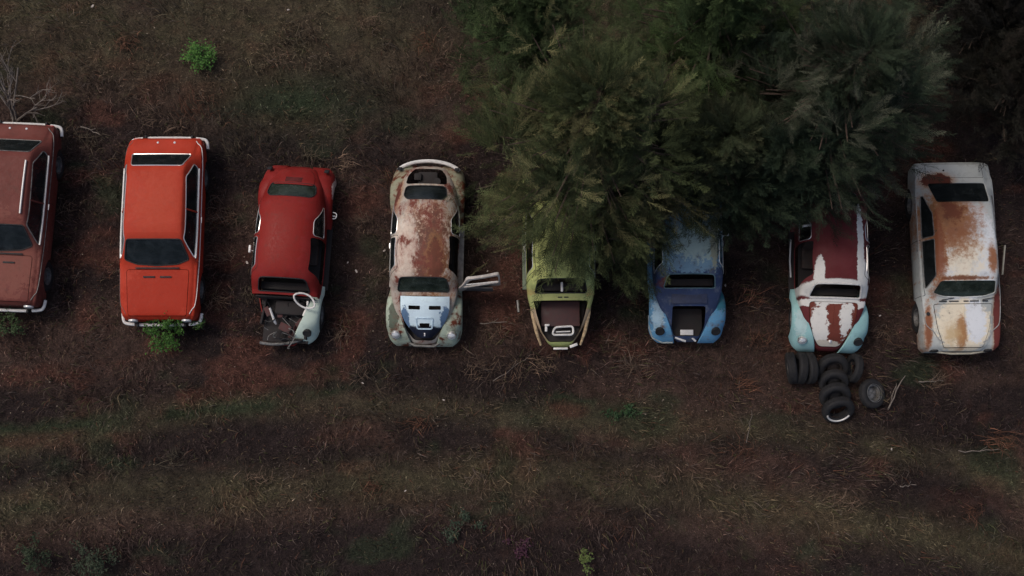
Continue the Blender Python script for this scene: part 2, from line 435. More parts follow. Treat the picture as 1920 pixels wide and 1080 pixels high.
def bumper(parent, f, mat, hw=.74, z=.44, bow=.16, h=.055, name='bumper', guards=True):
    s = 1 if f > 0 else -1; pts = []
    for t in np.linspace(-1, 1, 21): pts.append((t * hw, -(f - s * bow * abs(t) ** 2.6), z))
    V = []; F = []
    for i, p in enumerate(pts):
        for dy, dz in ((0, -h), (.022, -h * .5), (.028, 0), (.022, h * .5), (0, h), (-.012, 0)): V.append((p[0], p[1] - s * dy, p[2] + dz))
    for i in range(20):
        for j in range(6): a = i * 6 + j; b = i * 6 + (j + 1) % 6; F.append((a, b, b + 6, a + 6))
    F += [tuple(range(6)), tuple(range(120, 126))]
    o = mk(name, V, F, mat, parent)
    if guards:
        for x in (-.3, .3): mk('bumper_guard', *rbox(x, -(f + s * .02), z + .02, .045, .07, .17, .02), mat, o)
    return o
WS = roundpoly(sym([(.47, .60), (.535, .845)]), .07); RW = roundpoly(sym([(.36, -1.01), (.44, -1.10), (.41, -1.33)][::-1]), .08)
SW1 = roundpoly([(.56, .93), (.36, 1.30), (-.22, 1.32), (-.22, .93)], .06); SW2 = roundpoly([(-.30, .93), (-.30, 1.32), (-.62, 1.29), (-.98, .95)], .07)
TRUNK = roundpoly(sym([(.20, 1.80), (.36, 1.60), (.47, 1.25), (.50, .93)][::-1]), .08)
ENG = roundpoly(sym([(.43, -1.385), (.40, -1.62), (.28, -1.80)][::-1]), .08)
DOOR = roundpoly([(.62, .36), (.62, .92), (.42, 1.34), (-.26, 1.36), (-.26, .36)], .06)
def grow(P, d):
    c = Vector((sum(p[0] for p in P) / len(P), sum(p[1] for p in P) / len(P))); out = []
    n = len(P)
    ar = sum(P[i][0] * P[(i + 1) % n][1] - P[(i + 1) % n][0] * P[i][1] for i in range(n)); s = 1 if ar > 0 else -1
    for i in range(n):
        t = Vector(P[(i + 1) % n]) - Vector(P[i - 1])
        if t.length < 1e-6: out.append(P[i]); continue
        t.normalize(); out.append((P[i][0] + t.y * s * d, P[i][1] - t.x * s * d))
    return out
def beetle(name, label, loc, yaw, body, *, hood=None, hoodopen=False, eng=True, ws='glass', rw='glass', sides='glass', fl=None, fr=None, rl=None, rr=None,
           bf='chrome', br='chrome', wstrim='rubber', wsr=.012, doors=(None, None), wheels=(1, 1, 1, 1), lampl='lamp', lampr='lamp', runl=None, runr=None, seatmat=None,
           nosecut=False, trunkP=None, RW=RW, swmat=None, hoodP=None):
    t = empty(name, loc, label, 'car', R(yaw)); sh = Shell(BSH); TP = trunkP or TRUNK
    G = {'glass': M['glass'], 'green': M['glassgreen'], None: None}
    sh.cut(WS); sh.cut(RW, 'z', .95, 2)
    sh.cut(SW1, 'x', -2, 2); sh.cut(SW2, 'x', -2, 2)
    if nosecut: sh.cut([(-.9, .90), (.9, .90), (.9, 2.2), (-.9, 2.2)], 'z', .36, 1.4)
    elif hoodopen: sh.cut(TP, 'z', .42, 1.4)
    else: sh.cut(grow(TP, .006), 'z', .42, 1.4)
    sh.cut(grow(ENG, .005 if eng else 0), 'z', .45, 1.5)
    if doors[0] == 'gone': sh.cut(DOOR, 'x', -2, -.2)
    if doors[1] in ('gone', 'open'): sh.cut(DOOR, 'x', .2, 2)
    b = sh.body(body, t)
    window(sh, WS, t, G[ws], M[wstrim] if isinstance(wstrim, str) else wstrim, 'windshield', r=wsr)
    window(sh, RW, t, G[rw], M['rubber'], 'rear_window', a=.95)
    for sd in (-1, 1):
        dg = doors[0 if sd < 0 else 1]
        if dg not in ('gone', 'open'):
            window(sh, SW1, t, G[sides], M['chrome'], 'side_window', 'x', sd, .008)
            sh.trim(DOOR, M['rubber'], t, 'door_seam', 'x', sd, .006, -.001)
            h = rbox(sd * .735, .12, .80, .03, .12, .025, .01); mk('door_handle', *h, M['chrome'], t)
        window(sh, SW2, t, G[sides], M['chrome'], 'quarter_window', 'x', sd, .008)
    if hood and not hoodopen:
        hp = hoodP or TP; ho = sh.panel(grow(hp, -.004), hood, t, 'hood', a=.42, b=1.4, off=.008, thick=.014)
        v, f = tube([Vector(p) for p in sh.proj([(0.0, 1.0 + i * .045) for i in range(13)], off=.012)][:-11] or [(0, -1, 1), (0, -1.1, 1)], .006)
        mk('hood_strip', v, f, hood, ho)
        h = rbox(0, -1.70, .66, .05, .06, .03, .01); mk('hood_handle', *h, M['chrome'], ho)
    if eng:
        e = sh.panel(ENG, body, t, 'engine_lid', a=.45, b=1.5, off=.008, thick=.014)
        pts = []
        for k in range(5):
            pts.append(rbox(0, 1.46 + k * .025, bt('zc', -1.46 - k * .025) + .012, .34, .010, .012, .003))
        mk('louvre', *merge(pts), M['dark'], e)
    else:
        v, f = merge([rbox(0, 1.58, .62, .42, .30, .22, .05), rbox(-.2, 1.60, .74, .16, .16, .14, .04), tube([(.2, 1.5, .6), (.2, 1.5, .82)], .08, 12), rbox(0, 1.35, .5, .9, .02, .5, .0)])
        mk('engine', v, f, M['dark'], t)
    for sd, mf, mr, lp in ((-1, fl, rl, lampl), (1, fr, rr, lampr)):
        if mf: fender(t, sd, mf, True, lp)
        if mr: fender(t, sd, mr, False)
    for sd, rm in ((-1, runl), (1, runr)):
        if rm: v, f = rbox(sd * .715, .0, .30, .12, 1.34, .035, .012); mk('running_board', v, f, rm, t)
    for (sd, f), on in zip(((-1, 1.2), (1, 1.2), (-1, -1.2), (1, -1.2)), wheels):
        if on: wheel(t, sd * .63, f, .29, sx=sd)
    v, f = rbox(0, .35, .30, 1.16, 2.3, .05, .02); mk('chassis', v, f, M['dark'], t)
    interior(t, .80, .62, .335, seatmat, True, True, swmat)
    if bf: bumper(t, 1.98, M[bf] if isinstance(bf, str) else bf)
    if br: bumper(t, -1.99, M[br] if isinstance(br, str) else br)
    if hoodopen:
        z0 = .44; P = [(-.9, .94), (.9, .94)]
        fl_ = [(x * .96, -min(max(f, .93), 1.78), z0) for x, f in TP]; mk('trunk_floor', fl_, [tuple(range(len(fl_)))], M['dark'], t, False)
        v, f = rbox(0, -.91, .63, 1.10, .02, .50, .005); mk('bulkhead', v, f, M['dark'], t)
    return t, sh

# ---- the mottled cream one with the door open
cream = (.50, .44, .38); mint = (.38, .46, .38)
pD = paint('cream paint rusting through', (.40, .36, .31), patches=[((.62, .55, .48), 0, .05, .62, .98, .10), ((.085, .028, .026), .12, .05, .40, .86, .85, .3), ((.60, .50, .42), -.32, .05, .20, .6, .6, .3), ((.12, .036, .028), .26, .35, .16, .45, .6, .2), ((.12, .04, .03), -.66, -1.3, .14, .45, .2)], rust=.43, rscale=3.2, dirt=.6, streak=.6, rustcol=(.15, .045, .033))
pDf = paint('mint fender paint peeling', (.34, .40, .32), rust=.40, rscale=4.5, dirt=.6, patches=[((.10, .12, .09), -.62, 1.35, .10, .35, .5)])
pDr = paint('grey green fender paint flaking', (.27, .27, .19), rust=.50, rscale=4.5, dirt=.7)
cD = px(803, 478, .6); locD = (-1.79, .63, 0)
pDrun = simple('pale running board', (.34, .31, .29), .6, 0, .3, 10)
D, shD = beetle('beetle_car', 'cream beetle car with rust mottled roof, blue lidded nose and right door swung open', locD, -1.0, pD, hoodopen=True, eng=False, fl=pDf, fr=pDf, rl=pDr, rr=pDr,
                bf=None, br=None, ws='green', doors=(None, 'open'), runl=pDrun, runr=pDrun)
mk('bumper_bracket', *merge([tube([(-.38, -1.80, .42), (-.2, -1.90, .43), (.2, -1.91, .43), (.38, -1.80, .42)], .03), rbox(0, -1.86, .37, .7, .05, .03, .01)]), M['metal'], D)
mk('rear_bumper', *tube([(.72 * math.sin(a), 1.58 + .43 * math.cos(a) ** .8, .50) for a in np.linspace(-1.12, 1.12, 25)], .040, 8), M['whitetrim'], D)
# its open door
do = shD.panel(grow(DOOR, -.006), simple('door edge paint', (.42, .38, .35), .5, .1, .25, 12), D, 'open_door', 'x', .2, 2, off=0, thick=.055)
HX, HF = .68, .62
def hinge(me, ang, hx, hf):
    m = Matrix.Translation((hx, -hf, 0)) @ Matrix.Rotation(ang, 4, 'Z') @ Matrix.Translation((-hx, hf, 0)); me.transform(m)
do.data.transform(Matrix.Identity(4)); 
dcut = prism(SW1, 'x', .2, 2)
me2 = boolean(do.data.copy(), dcut, 'DIFFERENCE'); me2.materials.clear(); me2.materials.append(do.data.materials[0]); do.data = me2
do.data.transform(Matrix.Translation((HX, 0, 0)) @ Matrix.Diagonal((.55, 1, 1, 1)) @ Matrix.Translation((-HX, 0, 0))); hinge(do.data, R(-80), HX, HF); do.data.transform(Matrix.Translation((.02, -.13, 0)))
v, f = rbox(HX + .42, -HF - .10, .62, .62, .03, .42, .01); mk('door_card', v, f, M['vinylgrey'], do)
v, f = tube([(HX + .1, -HF - .07, .93), (HX + .82, -HF + .02, .93)], .014); mk('window_channel', v, f, M['whitetrim'], do)

# ---- blue lid lying in the open nose of the cream one
def lid_vf():
    V = []; F = []; n = 15; m = 15
    for i in range(n):
        u = i / (n - 1); y = .42 - .86 * u
        hw = .50 * (1 - .70 * max(0, u - .25) ** 1.9 / .58)
        for j in range(m):
            s = -1 + 2 * j / (m - 1); x = s * hw; z = .13 * (1 - s * s) + .13 * math.sin(math.pi * (1 - u) * .55) - .10 * u * u
            V.append((x, y, z))
    for i in range(n - 1):
        for j in range(m - 1): a = i * m + j; F.append((a, a + m, a + m + 1, a + 1))
    return V, F
pL = paint('powder blue lid paint', (.60, .74, .84), patches=[((.014, .018, .035), 0, .42, .62, .24, .08), ((.10, .17, .28), .42, .08, .12, .28, .3), ((.10, .17, .28), -.42, .08, .10, .26, .3)], rust=.06, dirt=.35)
L = empty('engine_lid', (locD[0] + .01, locD[1] - 1.33, .80), 'loose powder blue lid with two black slots lying in the cream car nose', 'car part', R(-1)); L.rotation_euler = (R(10), 0, R(-1))
Lsh = Shell(lid_vf())
for sx in (-.21, .21): Lsh.cut(roundpoly([(sx - .12, -.23), (sx + .12, -.23), (sx + .12, -.15), (sx - .12, -.15)], .02), 'z', -.5, 1)
Lsh.cut(roundpoly([(-.11, .13), (.11, .13), (.09, .22), (-.09, .22)], .03), 'z', -.5, 1)
lb = Lsh.body(pL, L, 'panel', .010)
pr = roundpoly([(-.17, .02), (.17, .02), (.15, .25), (-.15, .25)], .04)
Lsh.trim(pr, simple('pale blue bead', (.45, .58, .68), .5), lb, 'raised_bead', r=.016)
mk('lid_handle', *rbox(0, -.36, .06, .03, .09, .04, .01), M['chrome'], lb)

# ---- the scarlet one with a pale fender
pC = paint('faded scarlet paint with highlight', (.21, .014, .012), patches=[((.52, .40, .36), .80, -1.55, .06, .30, .35), ((.22, .018, .014), -.1, -.3, .5, .8, .5)], rust=.10, rscale=3, dirt=.35, rough=.42)  # pale patch: weathered right rear fender, its highlight painted into the colour
pCf = paint('pale mint fender paint', (.50, .60, .53), rust=.06, dirt=.2)
C, shC = beetle('beetle_car', 'red beetle car with one pale mint front fender and no nose panels', (-4.60, .62, 0), -3.5, pC, hoodopen=False, nosecut=True, eng=True, fl=None, fr=None, rl=pC, rr=pC,
                bf=None, br=None, ws=None, rw='green', sides='glass', doors=(None, 'gone'), runl=pC, runr=M['dark'], wheels=(0, 1, 1, 1), wstrim='rubber', RW=roundpoly(sym([(.42, -1.10), (.50, -1.19), (.46, -1.42)][::-1]), .08))
fo = fender(C, 1, pCf, True, 'bucket', label='pale mint front fender'); fo.scale = (.95, .95, 1); fo.location = (.05, .02, .0); fo.rotation_euler = (0, 0, R(-4))
# bare front structure: pan, wheel houses, tank, column
v, f = merge([rbox(0, -1.35, .40, .95, .95, .03, .01), rbox(-.47, -1.18, .50, .05, .6, .18, .02, Matrix.Rotation(R(-7), 3, 'Z')), rbox(.44, -1.3, .52, .05, .9, .22, .02), rbox(.12, -1.76, .46, .50, .04, .14, .02), rbox(0, -.93, .62, 1.2, .03, .52, .01)])
mk('front_frame', v, f, M['dark'], C)
rc_ = random.Random(5)
for k_ in range(16):
    a_ = Vector((rc_.uniform(-.45, .4), -rc_.uniform(.95, 1.75), rc_.uniform(.45, .62))); K = [a_]
    for j_ in range(5): K.append(K[-1] + Vector((rc_.gauss(0, .09), rc_.gauss(0, .09), rc_.gauss(0, .04))))
    mk('hose', *tube(chaikin([tuple(q_) for q_ in K], 2, False), rc_.uniform(.006, .014), 5), M['rubber'] if k_ % 3 else M['metal'], C)
for k_ in range(12):
    x_, f_ = rc_.uniform(-.5, .36), rc_.uniform(1.0, 1.75); mk('torn_panel', *rbox(x_, -f_, rc_.uniform(.45, .62), rc_.uniform(.08, .24), rc_.uniform(.08, .28), .008, .003, Matrix.Rotation(rc_.uniform(-.9, .9), 3, 'Y') @ Matrix.Rotation(rc_.uniform(0, 3), 3, 'Z')), simple('torn maroon panel', (.05, .014, .014), .7, 0, .5, 8) if k_ % 2 else M['dark'], C)
mk('fuel_tank', *rbox(.08, -1.12, .55, .62, .30, .2, .06), M['dark'], C)
mk('steering_column', *tube([(-.33, -1.15, .66), (-.22, -1.42, .58), (-.20, -1.46, .52)], [.022, .03, .02], 8), M['whitetrim'], C)
mk('wiper_arm', *tube([(-.1, -1.3, .55), (.12, -1.52, .50), (.3, -1.6, .52)], .010, 5), M['metal'], C)
mk('hinge_bracket', *merge([rbox(.42, -1.18, .72, .05, .22, .04, .015, Matrix.Rotation(R(-20), 3, 'Z')), rbox(.46, -1.02, .76, .04, .1, .05, .01)]), M['whitetrim'], C)
bp = [(-.52, -1.86, .42), (-.30, -1.88, .43), (0, -1.86, .44), (.28, -1.78, .45), (.42, -1.70, .47)]
mk('front_bumper', *tube(chaikin(bp, 2, False), .032, 8), M['metal'], C)
mk('side_mirror', *merge([rbox(-.80, .02, .88, .05, .16, .08, .02), tube([(-.70, -.02, .86), (-.8, 0, .88)], .01)]), M['whitetrim'], C)
mk('wing_mirror', *merge([rbox(.83, .86, .60, .06, .02, .1, .01), tube(chaikin([(.80, .80, .62), (.88, .82, .62), (.88, .92, .62), (.80, .94, .62)], 1, False), .012)]), M['whitetrim'], C)
O_ = empty('headlight_ring', (C.location.x + .37, C.location.y - 1.02, .98), 'loose white oval ring lying on the red car cowl', 'car part', R(-32)); O_.rotation_euler = (R(14), R(6), R(-28))
pts = [(math.cos(a) * .235 * (1 - .12 * abs(math.sin(a))), math.sin(a) * .135, .02 * math.cos(2 * a)) for a in np.linspace(0, 2 * math.pi, 33)[:-1]]
mk('ring', *tube(pts, .020, 7, True), M['whitetrim'], O_)

# ---- the lime one, no front fenders
pE = paint('lime paint dulled', (.42, .46, .17), patches=[((.60, .62, .22), -.45, .2, .22, .5, .4), ((.34, .36, .14), 0, 1.0, .9, .18, .4), ((.40, .30, .20), .5, 1.5, .35, .35, .1), ((.40, .30, .20), -.5, 1.5, .35, .35, .1)], rust=.12, dirt=.55)
TE = roundpoly(sym([(.24, 1.80), (.39, 1.60), (.50, 1.25), (.555, 1.02), (.56, .99)][::-1]), .06)
E_, shE = beetle('beetle_car', 'lime green beetle car without windshield or front fenders, roof under the cedar', (.99, .60, 0), 0.5, pE, hoodopen=True, trunkP=TE, eng=True, fl=None, fr=None,
                 rl=pE, rr=pE, bf=None, br='chrome', ws=None, sides=None, wstrim='rubber', wheels=(0, 0, 1, 1), runl=simple('grey green running board', (.14, .17, .12), .7, 0, .3), runr=None, seatmat=M['rubber'])
mk('trunk_tray', *rbox(0, -1.22, .56, .80, .52, .06, .02), simple('maroon tray', (.055, .022, .022), .7), E_)
rr_ = roundpoly([(-.12, -1.50), (.26, -1.48), (.26, -1.66), (-.18, -1.66)], .07)
mk('tray_rim', *tube([(x, y, .60) for x, y in rr_], .022, 7, True), M['whitetrim'], E_)
mk('tray_ridge', *tube([(-.1, -1.60, .605), (.2, -1.59, .605)], .014, 6), M['whitetrim'], E_)
mk('hinge_bracket', *merge([rbox(-.30, -1.52, .60, .05, .14, .05, .015), rbox(-.28, -1.46, .64, .10, .04, .04, .01)]), M['whitetrim'], E_)
mk('bumper_bracket', *merge([rbox(.0, -1.93, .44, .30, .045, .05, .015), rbox(.27, -1.87, .46, .17, .06, .05, .015, Matrix.Rotation(R(20), 3, 'Z'))]), M['whitetrim'], E_)
for sd in (-1, 1): mk('nose_rail', *tube([(sd * .60, -.97, .80), (sd * .575, -1.25, .74), (sd * .50, -1.60, .62), (sd * .41, -1.86, .48)], [.035, .04, .035, .022], 8), simple('cream rusty rail', (.42, .30, .17), .6, 0, .4, 12), E_)
mk('gear_lever', *rbox(.02, -.72, 1.02, .05, .20, .05, .02), M['whitetrim'], E_)
mk('cowl_vent', *merge([rbox(x, -.93, .996, .09, .025, .012, .004) for x in (-.02, .11)]), M['rubber'], E_)
mk('side_rail', *tube([(-.88, -.9, .32), (-.86, -1.15, .34)], .03, 7), M['metal'], E_)

# ---- the blue one
pF = paint('deep blue paint chalking', (.035, .055, .125), patches=[((.19, .31, .40), 0, -.1, .8, .72, .2), ((.40, .50, .46), .12, -.05, .5, .40, .5), ((.36, .36, .26), .46, -.1, .09, .55, .4), ((.14, .04, .045), -.30, .74, .34, .12, .2)], rust=.34, rscale=5, dirt=.4, rustcol=(.11, .12, .13))
pFf = paint('sky blue fender paint', (.12, .31, .50), patches=[((.38, .54, .64), -.62, 1.35, .12, .30, .6), ((.04, .16, .22), .68, 1.05, .15, .25, .5)], rust=.32, rscale=6, dirt=.45, rustcol=(.13, .10, .09))
TF = roundpoly(sym([(.26, 1.78), (.34, 1.60), (.34, 1.20)][::-1]), .05)
F_, shF = beetle('beetle_car', 'blue beetle car with open nose and a white plate in it', (3.62, .70, 0), 0, pF, hoodopen=True, trunkP=TF, fl=pFf, fr=pFf, rl=pFf, rr=pFf, bf=None, ws=None, sides=None,
                 wstrim=simple('pale blue surround', (.10, .17, .2), .6), lampl='bucket', lampr='bucket', runl=pFf, runr=pFf, eng=True)
mk('fuel_tank', *rbox(0, -1.06, .965, .72, .20, .03, .012), simple('navy tank', (.03, .04, .085), .5), F_)
mk('number_plate', *rbox(.0, -1.70, .50, .27, .11, .012, .004, Matrix.Rotation(R(8), 3, 'X')), M['whitetrim'], F_)
mk('bumper_bracket', *merge([tube([(-.24, -1.80, .47), (-.02, -1.88, .46)], .024), tube([(.10, -1.80, .48), (.19, -1.88, .46)], .022)]), M['whitetrim'], F_)
mk('side_mirror', *merge([rbox(.83, .28, .92, .04, .05, .09, .012), tube([(.7, .25, .9), (.82, .27, .92)], .01)]), M['whitetrim'], F_)
mk('wheel_arch_lip', *tube([(-.785, -1.35, .55), (-.77, -1.60, .46), (-.70, -1.80, .40), (-.50, -1.90, .36), (-.28, -1.90, .38)], .016, 6), simple('worn edge metal', (.35, .38, .36), .6), F_)

# ---- the white and maroon one with turquoise fenders
wht = (.70, .68, .64); mar = (.095, .016, .014)
pG = paint('white paint over maroon', (.115, .020, .022), patches=[(wht, .42, -.05, .075, 1.1, .28), (wht, .50, .45, .13, .35, .16), (wht, -.40, .42, .10, .38, .2), (wht, 0, .70, .80, .19, .03), (wht, 0, .95, .8, .10, .2)], rust=.0, dirt=.25)
pGh = paint('white hood worn to rust red', (.15, .034, .022), patches=[(wht, -.27, 1.34, .16, .48, .42), (wht, -.16, 1.60, .10, .26, .4), (wht, .26, 1.24, .12, .34, .45), (wht, .30, 1.05, .10, .12, .4), ((.55, .50, .42), -.12, 1.78, .36, .10, .2), (wht, 0, .93, .25, .035, .3)], rust=.12, dirt=.2, rscale=4)
pGf = paint('turquoise fender paint', (.27, .47, .48), rust=.10, rscale=4, dirt=.3, patches=[((.40, .55, .56), -.62, 1.3, .12, .3, .4)])
G_, shG = beetle('beetle_car', 'white and maroon beetle car with turquoise front fenders, tyres heaped at its nose', (6.60, .50, 0), -2.0, pG, hood=pGh, fl=pGf, fr=pGf, rl=pG, rr=pG, bf=None, ws=None,
                 sides=None, rw='glass', wstrim=M['whitetrim'], wsr=.022, lampl='lamp', lampr='bucket', doors=('gone', None), runl=M['dark'], runr=M['dark'])
mk('sill_strip', *tube([(-.74, .45, .36), (-.76, .0, .36), (-.74, -.35, .36)], .018, 6), M['whitetrim'], G_)
mk('door_hinge_arm', *tube([(-.66, .62, 1.0), (-.42, .66, 1.06)], .028, 7), M['whitetrim'], G_)

# ================================================================== BOXIER SALOONS
def saloon_shell(T, ns=64):
    fs = sorted(set(list(np.linspace(T['f'][0], T['f'][-1], ns)) + T['f'])); V = []; F = []; m = None
    for f in fs:
        g = {k: float(pchip(T['f'], T[k], f)) for k in T if k != 'f'}
        half = [(g['ws'], .24), (g['ws'] + .02, .34), (g['wb'] + .005, .58), (g['wb'], g['zb'] - .02), (g['wb'] - .03, g['zb'] + .01), (g['wr'] + .02, g['zr'] - .03), (g['wr'] - .04, g['zr'] + .012), (g['wr'] * .5, g['zr'] + (g['zc'] - g['zr']) * .8), (0, g['zc'])]
        half = chaikin(half, 2, False)
        row = [(-x, -f, z) for x, z in half] + [(x, -f, z) for x, z in reversed(half[:-1])]; m = len(row); V += row
    for i in range(len(fs) - 1):
        for j in range(m - 1): a = i * m + j; F.append((a, a + 1, a + m + 1, a + m))
    F.append(tuple(range(m))[::-1]); F.append(tuple(range((len(fs) - 1) * m, len(fs) * m)))
    return V, F
TB = dict(f=[-1.93, -1.88, -1.62, -1.50, -1.20, -1.08, 0, .20, .30, .80, .90, 1.4, 1.82, 1.90],
          zc=[.70, .80, .90, 1.00, 1.30, 1.36, 1.40, 1.375, 1.33, .955, .925, .885, .83, .72],
          zr=[.68, .78, .88, .97, 1.27, 1.33, 1.365, 1.34, 1.30, .93, .90, .86, .80, .69],
          wr=[.62, .68, .66, .64, .58, .575, .58, .58, .58, .72, .72, .70, .66, .60],
          wb=[.70, .75, .79, .80, .81, .81, .815, .815, .815, .81, .805, .79, .75, .70],
          zb=[.62, .72, .83, .86, .87, .87, .87, .87, .87, .87, .86, .82, .76, .66],
          ws=[.66, .70, .74, .75, .75, .75, .75, .75, .75, .75, .75, .74, .72, .66])
BWS = roundpoly([(.68, .78), (.55, .33), (-.55, .33), (-.68, .78)], .06); BRW = roundpoly(sym([(.52, -1.20), (.62, -1.52)]), .05)
BSW = roundpoly([(.66, .93), (.30, 1.26), (-.98, 1.27), (-1.30, 1.02), (-1.22, .93)], .05)
def curved(P, bowf, k=8):
    """bow the bottom edge of a screen outline"""
    return P
def hatch(name, label, loc, yaw, mat, trimm, wide_trim, rail=False, glass='glass', pillar=-.30, inrim=None):
    t = empty(name, loc, label, 'car', R(yaw)); sh = Shell(saloon_shell(TB))
    ws = roundpoly([(.66, .70), (.55, .33), (-.55, .33), (-.66, .70), (-.42, .79), (0, .82), (.42, .79)], .05)
    sh.cut(ws, 'z', .9, 2); sh.cut(BRW, 'z', .9, 2); sh.cut(BSW, 'x', -2, 2)
    for ax in (1.22, -1.18): sh.cut([(ax + .36 * math.cos(a), .26 + .36 * math.sin(a)) for a in np.linspace(0, 2 * math.pi, 25)[:-1]], 'x', -2, -.6); sh.cut([(ax + .36 * math.cos(a), .26 + .36 * math.sin(a)) for a in np.linspace(0, 2 * math.pi, 25)[:-1]], 'x', .6, 2)
    HD = roundpoly([(.60, 1.84), (.64, .90), (-.64, .90), (-.60, 1.84)], .06)
    sh.cut(grow(HD, .006), 'z', .60, 1.2)
    b = sh.body(mat, t)
    ho = sh.panel(grow(HD, -.004), mat, t, 'hood', a=.60, b=1.2, off=.003, thick=.015)
    mk('hood_vent', *merge([rbox(x, -1.05, .921, .24, .035, .014, .005) for x in (-.17, .17)]), M['rubber'], ho)
    mk('engine_bay', *rbox(0, -1.35, .5, 1.2, .9, .3, .02), M['dark'], t)
    window(sh, ws, t, M[glass], M['rubber'], 'windshield', r=.014, a=.9); window(sh, BRW, t, M[glass], trimm, 'rear_window', r=.010, a=.9)
    mk('cowl_grille', *rbox(0, -.87, .945, .9, .03, .01, .003), M['rubber'], t)
    for sd in (-1, 1):
        wn = window(sh, BSW, t, M[glass], trimm, 'side_window', 'x', sd, .012)
        pts = sh.proj([(pillar, .93), (pillar, 1.27), (pillar - .001, 1.27)], 'x', sd, .004)
        mk('door_pillar', *tube(pts, .018, 6), mat, t)
        lo = sh.proj([(.66 - i * .1, .915) for i in range(20)], 'x', sd, .012)[:-40]
        lo = [p for p in sh.proj([(.66, .915), (-1.22, .915), (-1.22, .9149)], 'x', sd, .012)][:38]
        mk('window_strip', *tube(lo, .019 if wide_trim else .012, 6), M['whitetrim'] if wide_trim else trimm, t)
        bl = [p for p in sh.proj([(1.80, .80), (-1.84, .80), (-1.84, .7999)], 'x', sd, .006)][:73]
        mk('belt_moulding', *tube(bl, .009 if sd > 0 else .004, 6), M['whitetrim'] if sd > 0 and wide_trim and not rail else M['metal'], t)
        dr = roundpoly([(.74, .34), (.74, .90), (pillar - .06, .90), (pillar - .06, .34)], .04)
        sh.trim(dr, M['rubber'], t, 'door_seam', 'x', sd, .005, -.002)
        mk('door_handle', *rbox(sd * .825, .16, .80, .03, .13, .025, .01), M['chrome'], t)
        for f, on in ((1.22, 1), (-1.18, 1)): wheel(t, sd * .68, f, .29, sx=sd)
        mk('headlight', *xf(lathe([(.10, 0), (.10, .03), (.07, .045), (.001, .05)], 18, 'y'), Matrix.Translation((sd * .55, -1.90, .62)) @ Matrix.Rotation(math.pi, 4, 'Z')), M['lens'], t)
        mk('tail_light', *rbox(sd * .62, 1.93, .60, .16, .03, .12, .01), M['redlens'], t)
        mk('wing_mirror', *merge([rbox(sd * .90, -.66, .96, .10, .04, .07, .015), tube([(sd * .79, -.66, .9), (sd * .88, -.66, .95)], .01)]), M['chrome'], t) if sd == 2 else None
        if rail: 
            rp = [p for p in sh.proj([(.15, .555 * sd), (-1.05, .555 * sd)][:1] and [(.50 * sd, .10), (.50 * sd, -1.0), (.50 * sd, -1.0001)], 'z', 1, .03)][:23]
            mk('roof_rail', *tube(rp, .020, 6), M['whitetrim'], t)
    interior(t, .72, .74, .28, None, True, True)
    def wrapbump(f, name):
        s = 1 if f > 0 else -1; hw = .82
        P = [(-hw, -(f - s * .22)), (-hw + .02, -(f - s * .05)), (-hw + .10, -f - s * 0), (-.3, -(f + s * .02)), (.3, -(f + s * .02)), (hw - .10, -f), (hw - .02, -(f - s * .05)), (hw, -(f - s * .22))]
        P = chaikin(P, 2, False)
        segs = ([p for p in P if p[0] < -.50], [p for p in P if -.53 < p[0] < .53], [p for p in P if p[0] > .50])
        Pm = [(-.47, -(f + s * .015)), (-.2, -(f + s * .02)), (.2, -(f + s * .02)), (.47, -(f + s * .015))]
        parts = [tube([(x, y, .46) for x, y in q], .034, 8) for q in (segs[0], Pm, segs[2])]
        o = mk(name, *merge(parts), M['whitetrim'], t)
        mk('bumper_backing', *tube([(x * .985, y * .985, .45) for x, y in P], .026, 6), M['rubber'], o)
        mk('overrider', *merge([rbox(x, -(f + s * .03), .48, .045, .07, .13, .015) for x in (-.49, .49)]), M['rubber'], o)
    wrapbump(1.97, 'front_bumper'); wrapbump(-1.98, 'rear_bumper')
    mk('tail_lamp_stud', *merge([lathe([(.001, .02), (.022, .012), (.024, 0)], 12, 'z') and xf(lathe([(.001, .02), (.022, .012), (.024, 0)], 12, 'z'), Matrix.Translation((x, 1.80, .835))) for x in (-.13, .22)]), M['lens'], t)
    return t, sh
pB = paint('orange red paint', (.40, .036, .015), rust=.03, dirt=.16, rough=.5, fade=.07, patches=[((.44, .060, .030), .1, -.4, .5, .7, .5, .8), ((.45, .065, .035), -.2, 1.2, .3, .3, .6, .8), ((.36, .031, .014), 0, 1.4, .7, .6, .4)])
B, shB = hatch('saloon_car', 'orange red boxy saloon car with white bumpers, green weed at its front', (-7.27, 1.15, 0), 0, pB, M['chrome'], True)
pA = paint('faded brown red paint', (.14, .038, .030), rust=.14, dirt=.45, rough=.5, patches=[((.19, .065, .050), 0, .9, .9, .8, .5)])
A, shA = hatch('saloon_car', 'faded brownish red saloon car with roof rails, cut off by the left edge', (-10.46, 1.46, 0), -2.5, pA, M['metal'], True, rail=True, pillar=-.2)

